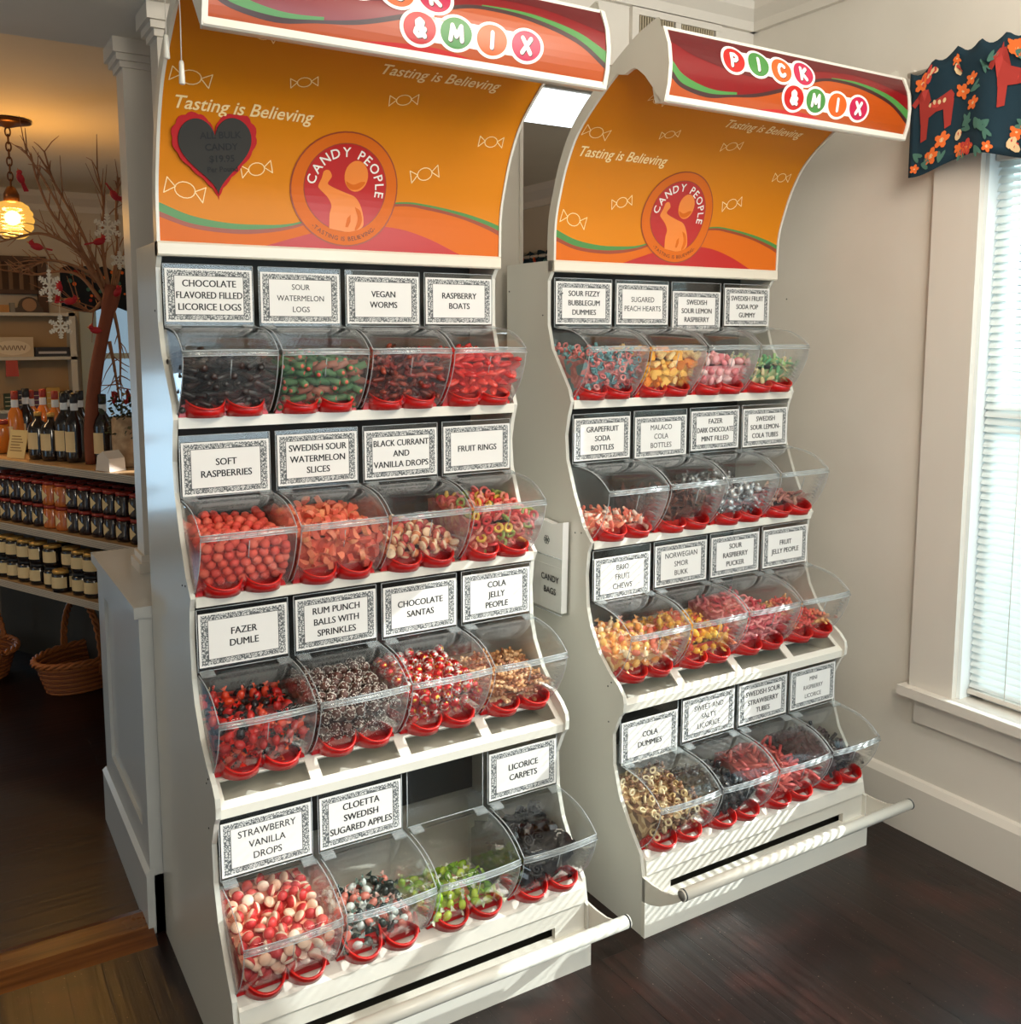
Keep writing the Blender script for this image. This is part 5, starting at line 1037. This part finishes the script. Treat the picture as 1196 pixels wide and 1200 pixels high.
# birch planter with greenery
pt_ = thing('planter', 'birch bark planter overflowing with dark greenery on the display shelf', 'planter'); place(pt_, dpos(145, .14), .16, 1.076)
BIRCH = plaster('birch_bark', (150, 120, 92), (206, 180, 146), .8, 26, .5)
MB().lathe([(.05, 0), (.058, .005), (.06, .1), (.058, .20), (.05, .20), (.05, .18)], 18).build('bark_pot', BIRCH, pt_)
b = MB(); rg = random.Random(9)
for k in range(240):
    a = rg.uniform(0, 6.3); r = rg.uniform(0, .085); z = .19+rg.uniform(-.08, .11)*(1-r*3); c_ = Vector((r*math.cos(a), r*math.sin(a), z)); d = Vector((math.cos(a), math.sin(a), rg.uniform(-.8, 1))).normalized(); q = d.orthogonal().normalized()
    L_ = rg.uniform(.016, .03); b.add([c_, c_+d*L_*.5+q*L_*.3, c_+d*L_, c_+d*L_*.5-q*L_*.3], [(0, 1, 2, 3)], 0)
gf = b.build('foliage', mat('dark_leaf', (46, 56, 30), .6), pt_, fix=False); gf['kind'] = 'stuff'
b = MB()
for k in range(9):
    a = rg.uniform(0, 6.3); b.add([v+Vector((.05*math.cos(a), .05*math.sin(a), .27+rg.uniform(-.02, .03))) for v in ico(.011, 1)[0]], ico(1, 1)[1], 0, True)
br_ = b.build('red_berries', mat('berry_red', (150, 26, 26), .4), pt_); br_['kind'] = 'stuff'
# jars on the middle shelf, two high
def jar(label, group, X, Y, z, body, lid, r, h, rz, diamond=True):
    t = thing('jam_jar', label, 'jar', group=group); place(t, X, Y, z, rz)
    MB().lathe([(r*.7, 0), (r*.98, .003), (r, .012), (r, h*.80), (r*.86, h*.87)], 14).build('body', body, t)
    MB().lathe([(r*.86, h*.86), (r*.92, h*.865), (r*.92, h-.001), (r*.3, h)], 14).build('lid', lid, t)
    if diamond:
        b = MB(); n = 6
        for k in range(n):
            pass
        vs = [((r+.0008)*math.cos(-PI/2+a), (r+.0008)*math.sin(-PI/2+a), h*.44+zz) for a in [-.75+1.5*q/8 for q in range(9)] for zz in ((1-abs(a)/.8)*h*.26, -(1-abs(a)/.8)*h*.26)]
        b.add(vs, [(2*q, 2*q+2, 2*q+3, 2*q+1) for q in range(8)], 0, True); b.build('label', LBL, t, fix=False)
    else: labelband(r+.0008, h*.22, h*.72, -2.7, -.3).build('label', LBL, t, fix=False)
x = dpos(158, .05); k = 0; xs = []
while x > -1.15: xs.append(x); x -= .079 if k % 3 else .086; k += 1
for k, x in enumerate(xs):
    amber = k in (6, 7)
    for lv in (0, 1):
        what = 'amber' if amber else 'dark'
        jar('%s jam jar with red lid, %s layer on the middle shelf' % (what, 'lower' if lv == 0 else 'upper'), '%s jars in the %s layer of the middle shelf' % (what, 'lower' if lv == 0 else 'upper'), x, .055, .8005+lv*.0985, mat('amber_jam', (196, 104, 44), .15, coat=.4) if amber else GL_R, LIDR, .036, .098, -.25)
        jar('dark jam jar in the rear row of the middle shelf, %s layer' % ('lower' if lv == 0 else 'upper'), 'rear row jars on the middle shelf', x+.01, .145, .8005+lv*.0985, GL_R, LIDR, .036, .098, 0, False)
for i, (px, Y, lv, gold) in enumerate(((0, .05, 2, 1), (11, .05, 2, 1), (24, .05, 2, 1), (38, .05, 2, 1), (55, .05, 2, 1), (64, .03, 1, 1), (77, .07, 2, 1), (88, .05, 2, 1), (102, .05, 2, 1), (70, .14, 2, 0))):
    x = dpos(px, Y)
    for q in range(lv):
        jar(('squat honey jar with gold lid and cream label, %s on the lowest shelf' % ('on top' if q else 'at the bottom')) if gold else 'squat honey jar in the rear row of the lowest shelf', 'honey jars %s on the lowest shelf' % ('on top' if q else 'at the bottom') if gold else 'rear honey jars on the lowest shelf', x, Y, .5455+q*.0925, GL_D, LIDG if q == lv-1 else LIDB, .039, .092, -.2+.2*(i % 3), False)
for px, lab in ((119, 'slim dark bottle with small cream label by the pedestal on the lowest shelf'),):
    t = thing('bottle', lab, 'bottle'); place(t, dpos(px, .05), .05, .5455)
    MB().lathe([(.015, 0), (.026, .003), (.028, .02), (.028, .11), (.012, .135), (.011, .17)], 14).build('body', GL_D, t); MB().lathe([(.012, .168), (.013, .17), (.013, .185), (.004, .186)], 10).build('cap', LIDB, t); labelband(.0288, .03, .085, -2.5, -.5).build('label', LBL, t, fix=False)

# ------------------------------------------------------------------ wicker baskets
WICK = mat('wicker', (170, 98, 46), .55); WICK2 = mat('wicker_dark', (132, 70, 34), .6)
def basket(label, loc, rz, a=.21, c_=.15, h=.14, hh=.40):
    t = thing('wicker_basket', label, 'basket', loc, rz, 'wicker baskets under the display'); n = 40; b = MB()
    E = lambda th, k, s=1: Vector((a*k*math.cos(th)*s, c_*k*math.sin(th)*s, 0))
    for i in range(12):
        z = .006+h*i/12; k = .78+.22*(i/12)
        b.tube([E(2*PI*q/n, k+(.016 if (q+i) % 2 else -.004))+Vector((0, 0, z)) for q in range(n)], .0065, 5, i % 2, closed=True)
    for q in range(0, n, 2): b.tube([E(2*PI*q/n, .76)+Vector((0, 0, .003)), E(2*PI*q/n, 1.0)+Vector((0, 0, h))], .004, 4, 1)
    b.lathe([(.001, .0), (1, .0), (1, .006), (.001, .007)], 24, 1, Matrix.Diagonal((a*.78, c_*.78, 1, 1)))
    b.build('bowl', [WICK, WICK2], t, fix=False)
    b = MB()
    for ph in (0, 2.1, 4.2): b.tube([E(2*PI*q/72, 1.03+.045*math.cos(q*.9+ph))+Vector((0, 0, h+.006+.010*math.sin(q*.9+ph))) for q in range(72)], .0075, 5, closed=True)
    b.build('braided_rim', WICK, t, fix=False)
    b = MB()
    for ph in (0, 1.57, 3.14, 4.71): b.tube([(.012*math.cos(q*.8+ph), -c_*1.02*math.cos(PI*q/44)+.0, h*.6+(hh-h*.6)*math.sin(PI*q/44)**.75+.010*math.sin(q*.8+ph)) for q in range(45)], .0065, 5)
    b.build('handle', WICK, t, fix=False)
basket('wicker basket with tall twisted handle beside the white pedestal', (.075, 2.83, 0), .42)
basket('wicker basket with round handle farther from the pedestal', (-.36, 3.23, 0), -1.0, .22, .17, .13, .36)

# ------------------------------------------------------------------ decorated branch tree on the display
tb = DM @ Vector((dpos(107, .12), .12, 1.076))
tree = thing('branch_tree', 'bare branch tree with thick brown trunk decorated with red birds and snowflakes', 'decorative tree', tb)
nd = Vector((math.sin(YAW-.43), math.cos(YAW-.43), 0))           # horizontal direction from the camera to the tree
def tp(px, py, dd=0):
    d = rgt*(px-598)/F_PX-upv*(py-600-CY)/F_PX+fwd; dist = (tb-CAM).dot(nd)+dd; return CAM+d*(dist/d.dot(nd))-tb
BARK = mat('brown_bark', (128, 66, 40), .8, bump=(60, .6, .006)); TWIG = mat('twig_bark', (150, 104, 70), .75)
P = catmull([(0, 0, 0), tuple(tp(107, 500)), tuple(tp(112, 440)), tuple(tp(121, 390)), tuple(tp(130, 350)), tuple(tp(133, 335))], 4)
MB().tube(P, [.026+.008*math.sin(i*.4)*.2+(.006 if i > len(P)*.7 else 0) for i in range(len(P))], 12).build('trunk', BARK, tree)
BR = [[(126, 350), (105, 310), (78, 258), (48, 205), (28, 176)], [(124, 345), (100, 300), (62, 252), (44, 212), (36, 180)], [(120, 338), (88, 292), (50, 274), (22, 278), (-2, 284)], [(112, 330), (102, 318), (60, 305), (30, 316)], [(128, 342), (120, 290), (121, 240), (114, 200)], [(131, 342), (138, 285), (136, 245), (140, 208)], [(127, 344), (108, 300), (90, 260), (64, 215), (52, 178)], [(118, 352), (96, 325), (72, 318), (40, 322), (18, 318)], [(134, 345), (142, 310), (148, 300)], [(122, 350), (106, 365), (84, 352), (60, 350)], [(130, 350), (140, 400), (141, 450)], [(128, 400), (134, 430), (140, 470)]]
rg = random.Random(11)
for pts in BR:
    q = rg.uniform(-.18, .18); C_ = catmull([tuple(tp(x, y, q*i/len(pts))) for i, (x, y) in enumerate(pts)], 5); n = len(C_); b = MB()
    b.tube(C_, [.0075*(1-.75*i/n)+.001 for i in range(n)], 6)
    for k in range(int(n*.9)):
        i = rg.randrange(2, n); o0 = C_[i]; d = (C_[i]-C_[i-1]).normalized(); d = (d+Vector((rg.uniform(-1, 1), rg.uniform(-1, 1), rg.uniform(-.5, 1)))*.8).normalized(); L_ = rg.uniform(.04, .15)
        b.tube([o0, o0+d*L_*.5+Vector((0, 0, .01)), o0+d*L_+Vector((0, 0, rg.uniform(-.02, .04)))], [.003, .0022, .001], 4)
    b.build('branch', TWIG, tree, fix=False)
def bird_mesh():
    b = MB().add(ico(1, 2, (.030, .017, .018))[0], ico(1, 2)[1], 0, True); b.add([v+Vector((.026, 0, .012)) for v in ico(.013, 2)[0]], ico(1, 2)[1], 0, True)
    b.add([(.022, 0, .022), (.032, .003, .022), (.032, -.003, .022), (.020, 0, .036)], [(0, 1, 2), (0, 1, 3), (1, 2, 3), (0, 2, 3)]); b.prism([(-.022, -.008), (-.070, -.011), (-.070, .011), (-.022, .008)], -.003, .004, 'z'); return b
BIRD = bird_mesh().mesh('bird', mat('cardinal_red', (176, 22, 34), .6)); bm_ = MB().lathe([(.001, 0), (.004, .001), (.0008, .011)], 6, 0, Matrix.Translation((.037, 0, .011)) @ Matrix.Rotation(PI/2, 4, 'Y')); BEAK = bm_.mesh('beak', mat('beak_orange', (214, 120, 40), .5))
for px, py, rx, rz, lab in ((24, 209, .9, 2.2, 'red bird ornament high on the branch beside the lamp chain'), (134, 229, -1.0, .4, 'red bird ornament on the upright branch nearest the white post'), (116, 283, .25, .3, 'red bird ornament just below the large snowflake'), (43, 289, .2, 3.0, 'red bird ornament on the low branch below the lamp globe'), (69, 338, 1.2, 1.2, 'red bird ornament beside the long snowflake'), (82, 353, .1, .4, 'red bird ornament lying on a twig above the wall shelf'), (112, 387, .1, 2.7, 'red bird ornament clipped to the trunk'), (137, 343, .6, 1.0, 'red bird ornament in the fork at the trunk top')):
    t = thing('bird_ornament', lab, 'bird ornament', tb+tp(px, py, -.03), 0, 'red bird ornaments'); t.rotation_euler = (0, -rx, -rz); t.scale = (.8, .8, .8)
    o = obj('body', BIRD, t); obj('beak', BEAK, t)
def flake(R, long=1):
    b = MB()
    for k in range(6):
        a = PI/6+PI*k/3; d = Vector((math.cos(a), 0, math.sin(a)*long)); L_ = R
        def bar(p, q, w_): 
            dd = (q-p).normalized(); nn = Vector((-dd.z, 0, dd.x))*w_; b.add([v+Vector((0, y, 0)) for y in (-.002, .002) for v in (p-nn, q-nn, q+nn, p+nn)], [(0, 1, 2, 3), (7, 6, 5, 4), (0, 4, 5, 1), (1, 5, 6, 2), (2, 6, 7, 3), (3, 7, 4, 0)])
        bar(Vector((0, 0, 0)), d*L_, .0035)
        for f in (.35, .6, .82):
            for sg in (-1, 1):
                e = Vector((math.cos(a+sg*.9), 0, math.sin(a+sg*.9)*long)); bar(d*L_*f, d*L_*f+e*L_*.3*(1.15-f*.6), .003)
    return b
SNOW = mat('snowflake_white', (240, 232, 214), .6)
for px, py, R, lg, lab in ((126, 267, .055, 1, 'large white snowflake ornament by the white post'), (58, 335, .042, 1.5, 'long cream snowflake ornament hanging in the lower branches'), (71, 383, .046, 1, 'white snowflake ornament hanging in front of the wall shelf'), (140, 305, .036, 1, 'small white snowflake ornament half hidden behind the post edge')):
    t = tag(flake(R, lg).build('snowflake_ornament', SNOW), lab, 'ornament', 'snowflake ornaments'); t.location = tb+tp(px, py, -.06); t.rotation_euler = (0, 0, -.2)
    MB().tube([(0, 0, R*lg*.98), (0, 0, R*lg+.05)], .0009, 4).build('hanging_thread', SNOW, t)

# ------------------------------------------------------------------ back room: wall shelf and its goods
YS = 5.6
ws = thing('wall_shelf', 'pale wall shelf holding boxes and chocolate bars on the far wall', 'shelf', (-.2, FY, 1.05))
SHELFP = mat('pale_shelf_paint', (206, 204, 194), .5)
for z in (.03, .395, .70): MB().box(-.75, .66, -.2, 0, z-.022, z).build('shelf_board', SHELFP, ws)
b = MB(); b.box(.62, .66, -.2, 0, 0, .70); b.box(-.75, -.71, -.2, 0, 0, .70); b.build('side_board', SHELFP, ws)
MB().box(-.71, .62, -.008, 0, .03, .70).build('back_board', mat('tan_back', (176, 150, 116), .7), ws)
def gx(px): return at(px, 430, 1, YS).x
def goods(name, label, cat, px0, px1, z0, h, dep, col, group=None, band=None, y=None):
    t = thing(name, label, cat, ((gx(px0)+gx(px1))/2, (y or YS+.02), z0), 0, group); w_ = (gx(px1)-gx(px0))/2
    MB().box(-w_, w_, 0, dep, 0, h).build('box', mat('goods_%s' % name+str(col), col, .5), t)
    if band: MB().box(-w_*.82, w_*.82, -.0015, 0, h*band[0], h*band[1]).build('printed_band', mat('band%s' % (band[2],), band[2], .6), t)
    return t
zm, zl, zt = 1.446, 1.081, 1.751
g0 = goods('gift_box', 'white gift box with an oval print on the wall shelf', 'box', -20, 41, zm, .135, .10, (206, 190, 162))
b = MB(); b.add([(.03+.11*math.cos(2*PI*k/24), -.001, .062+.05*math.sin(2*PI*k/24)) for k in range(24)], [tuple(range(24))]); b.build('printed_oval', mat('oval_print', (226, 214, 190), .6), g0, fix=False)
b = MB(); b.tube([(-.05+.16*k/30, -.002, .062+.018*math.sin(k*1.3)) for k in range(31)], .002, 4); b.build('flourish', mat('brown_script', (96, 60, 44), .6), g0, fix=False)
goods('chocolate_box', 'long dark navy box on the wall shelf beside the white gift box', 'box', 43, 83, zm, .064, .12, (28, 32, 46), None, (.3, .55, (190, 190, 196)))
for i, (p0, p1, h, col, lab) in enumerate(((3, 19, .11, (40, 62, 40), 'green stack of chocolate bars, farthest from the tree trunk'), (19.5, 35, .13, (34, 36, 62), 'dark blue stack of chocolate bars between green and purple'), (36, 52, .12, (84, 34, 70), 'purple stack of chocolate bars on the lowest wall shelf'), (53, 69, .145, (198, 160, 80), 'tall yellow stack of chocolate bars on the lowest wall shelf'), (70, 85, .115, (38, 50, 34), 'dark green stack of chocolate bars at the shelf end'))):
    t = goods('chocolate_bar_stack', lab, 'chocolate bars', p0, p1, zl, h, .09, col, 'chocolate bar stacks'); w_ = (gx(p1)-gx(p0))/2
    b = MB()
    for q in range(3): b.box(-w_*.9, w_*.9, -.002, 0, h*(.22+.27*q), h*(.26+.27*q))
    b.build('printed_band', mat('pale_band', (206, 196, 160), .6), t)
rb = tag(MB().prism([(-.04, 0), (.04, 0), (.036, .11), (-.036, .11)], -.008, .018, 'y').build('candy_packet', mat('packet_red', (186, 62, 44), .35)), 'small red candy packet hanging below the middle wall shelf board', 'packet'); rb.location = (gx(14), YS+.0, zm-.022-.112)
t = thing('mantel_clock', 'dark round-topped clock on top of the wall shelf', 'clock', (gx(39), YS+.03, zt+.0))
MB().prism([(-.09, 0), (.09, 0), (.09, .03), (.07, .035)]+[(.068*math.cos(PI*k/12), .04+.068*math.sin(PI*k/12)) for k in range(13)]+[(-.07, .035), (-.09, .03)], 0, .06, 'y').build('case', mat('dark_walnut', (50, 32, 24), .45), t)
MB().add([(.045*math.cos(2*PI*k/20), -.002, .052+.045*math.sin(2*PI*k/20)) for k in range(20)], [tuple(range(20))]).build('dial', mat('dial_brass', (150, 110, 76), .4), t, fix=False)
goods('wooden_box', 'small tan box on top of the wall shelf beside the clock', 'box', 0, 15, zt, .05, .08, (176, 124, 60))
goods('grey_tin', 'small grey box between the tan box and the clock', 'box', 16, 22, zt, .065, .06, (120, 118, 110))
t = thing('slatted_crate', 'dark wooden crate with vertical slats above the wall shelf', 'crate', (gx(14), FY, zt+.13))
b = MB(); b.box(-.32, .20, -.08, -.07, 0, .03); b.box(-.32, .20, -.08, -.07, .22, .26); b.box(-.32, .20, -.012, 0, 0, .26); b.build('frame', mat('crate_wood', (76, 50, 34), .6), t)
for k in range(8): MB().box(-.31+k*.066, -.285+k*.066, -.085, -.07, .03, .22).build('slat', mat('crate_slat', (112, 84, 60), .6), t)
MB().box(.20, .26, -.1, 0, -.13, .26).build('end_board', MATS['crate_wood'], t)
fv = thing('valance', 'dark floral valance over the back room window', 'valance', ((wx0+wx1)/2-.06, FY-.05, 1.78))
b = MB(); n = 40; vs = [(-.37+.74*i/n, -.012*math.sin(i*1.3), z*(1+.0)+(.03*abs(math.sin(i*.5)) if z > .1 else .02*math.cos(i*.35))) for i in range(n+1) for z in (0, .28)]
b.add(vs, [(2*i, 2*i+2, 2*i+3, 2*i+1) for i in range(n)], 0, True); fo = b.build('fabric', mat('night_cotton', (26, 32, 40), .9), fv, solid=.003)
b = MB(); rg = random.Random(4)
for k in range(46):
    x, z, r = rg.uniform(-.34, .34), rg.uniform(.04, .27), rg.uniform(.008, .018); b.add([(x+r*math.cos(2*PI*q/8), -.018, z+r*math.sin(2*PI*q/8)) for q in range(8)], [tuple(range(8))], rg.randrange(3))
b.build('printed_motif', [HORSE, LEAFC, FLOW], fo, fix=False)

# ------------------------------------------------------------------ back room seen through the opening in the back wall
sv = thing('valance', 'dark floral valance glimpsed through the opening between the two stands', 'valance', (3.2-.05, 3.62, 1.80))
b = MB(); n = 60; vs = [(-.012*math.sin(i*1.3), -.62+1.24*i/n, z+(.03*abs(math.sin(i*.5)) if z > .1 else .02*math.cos(i*.35))) for i in range(n+1) for z in (0, .34)]
b.add(vs, [(2*i, 2*i+2, 2*i+3, 2*i+1) for i in range(n)], 0, True); fo = b.build('fabric', TEAL, sv, solid=.003)
b = MB(); rg = random.Random(6)
for k in range(70):
    y, z, r = rg.uniform(-.58, .58), rg.uniform(.04, .32), rg.uniform(.012, .032); b.add([(-.017, y+r*math.cos(2*PI*q/8), z+r*math.sin(2*PI*q/8)) for q in range(8)], [tuple(range(8))], rg.randrange(4))
b.build('printed_motif', [FLOW, LEAFC, CORAL, CREAMC], fo, fix=False)
MB().tube([(.0, -.66, .33), (.0, .66, .33)], .012, 8).add([v+Vector((0, .68, .33)) for v in ico(.035, 2)[0]], ico(1, 2)[1], 0, True).build('curtain_rod', W_TRIM, sv)
fr_ = thing('framed_board', 'tall dark framed board glimpsed beside the valance through the opening', 'frame', (3.2, 4.62, 1.3))
MB().box(-.03, -.004, -.24, .24, 0, 1.05).build('frame', mat('black_frame', (26, 28, 30), .5), fr_); MB().box(-.034, -.0302, -.2, .2, .04, 1.01).build('panel', mat('dim_panel', (92, 96, 92), .5), fr_)
struct('trim_9', MB().prism([(3.2, 2.47), (3.18, 2.47), (3.17, 2.51), (3.12, 2.56), (3.1, 2.6), (3.2, 2.6)], .94, FY, 'y'), W_TRIM)
p0 = at(655, 128, 2, 2.58)
cl_ = thing('ceiling_light', 'bright white ceiling light panel glimpsed above the opening between the stands', 'lamp', (p0.x, p0.y, 2.60))
MB().box(-.36, .36, -.30, .30, -.02, 0).build('housing', W_TRIM, cl_); MB().box(-.33, .33, -.27, .27, -.024, -.0205).build('diffuser', mat('lit_diffuser', (240, 246, 246), .5, emis=(235, 246, 250), estr=3.0), cl_)
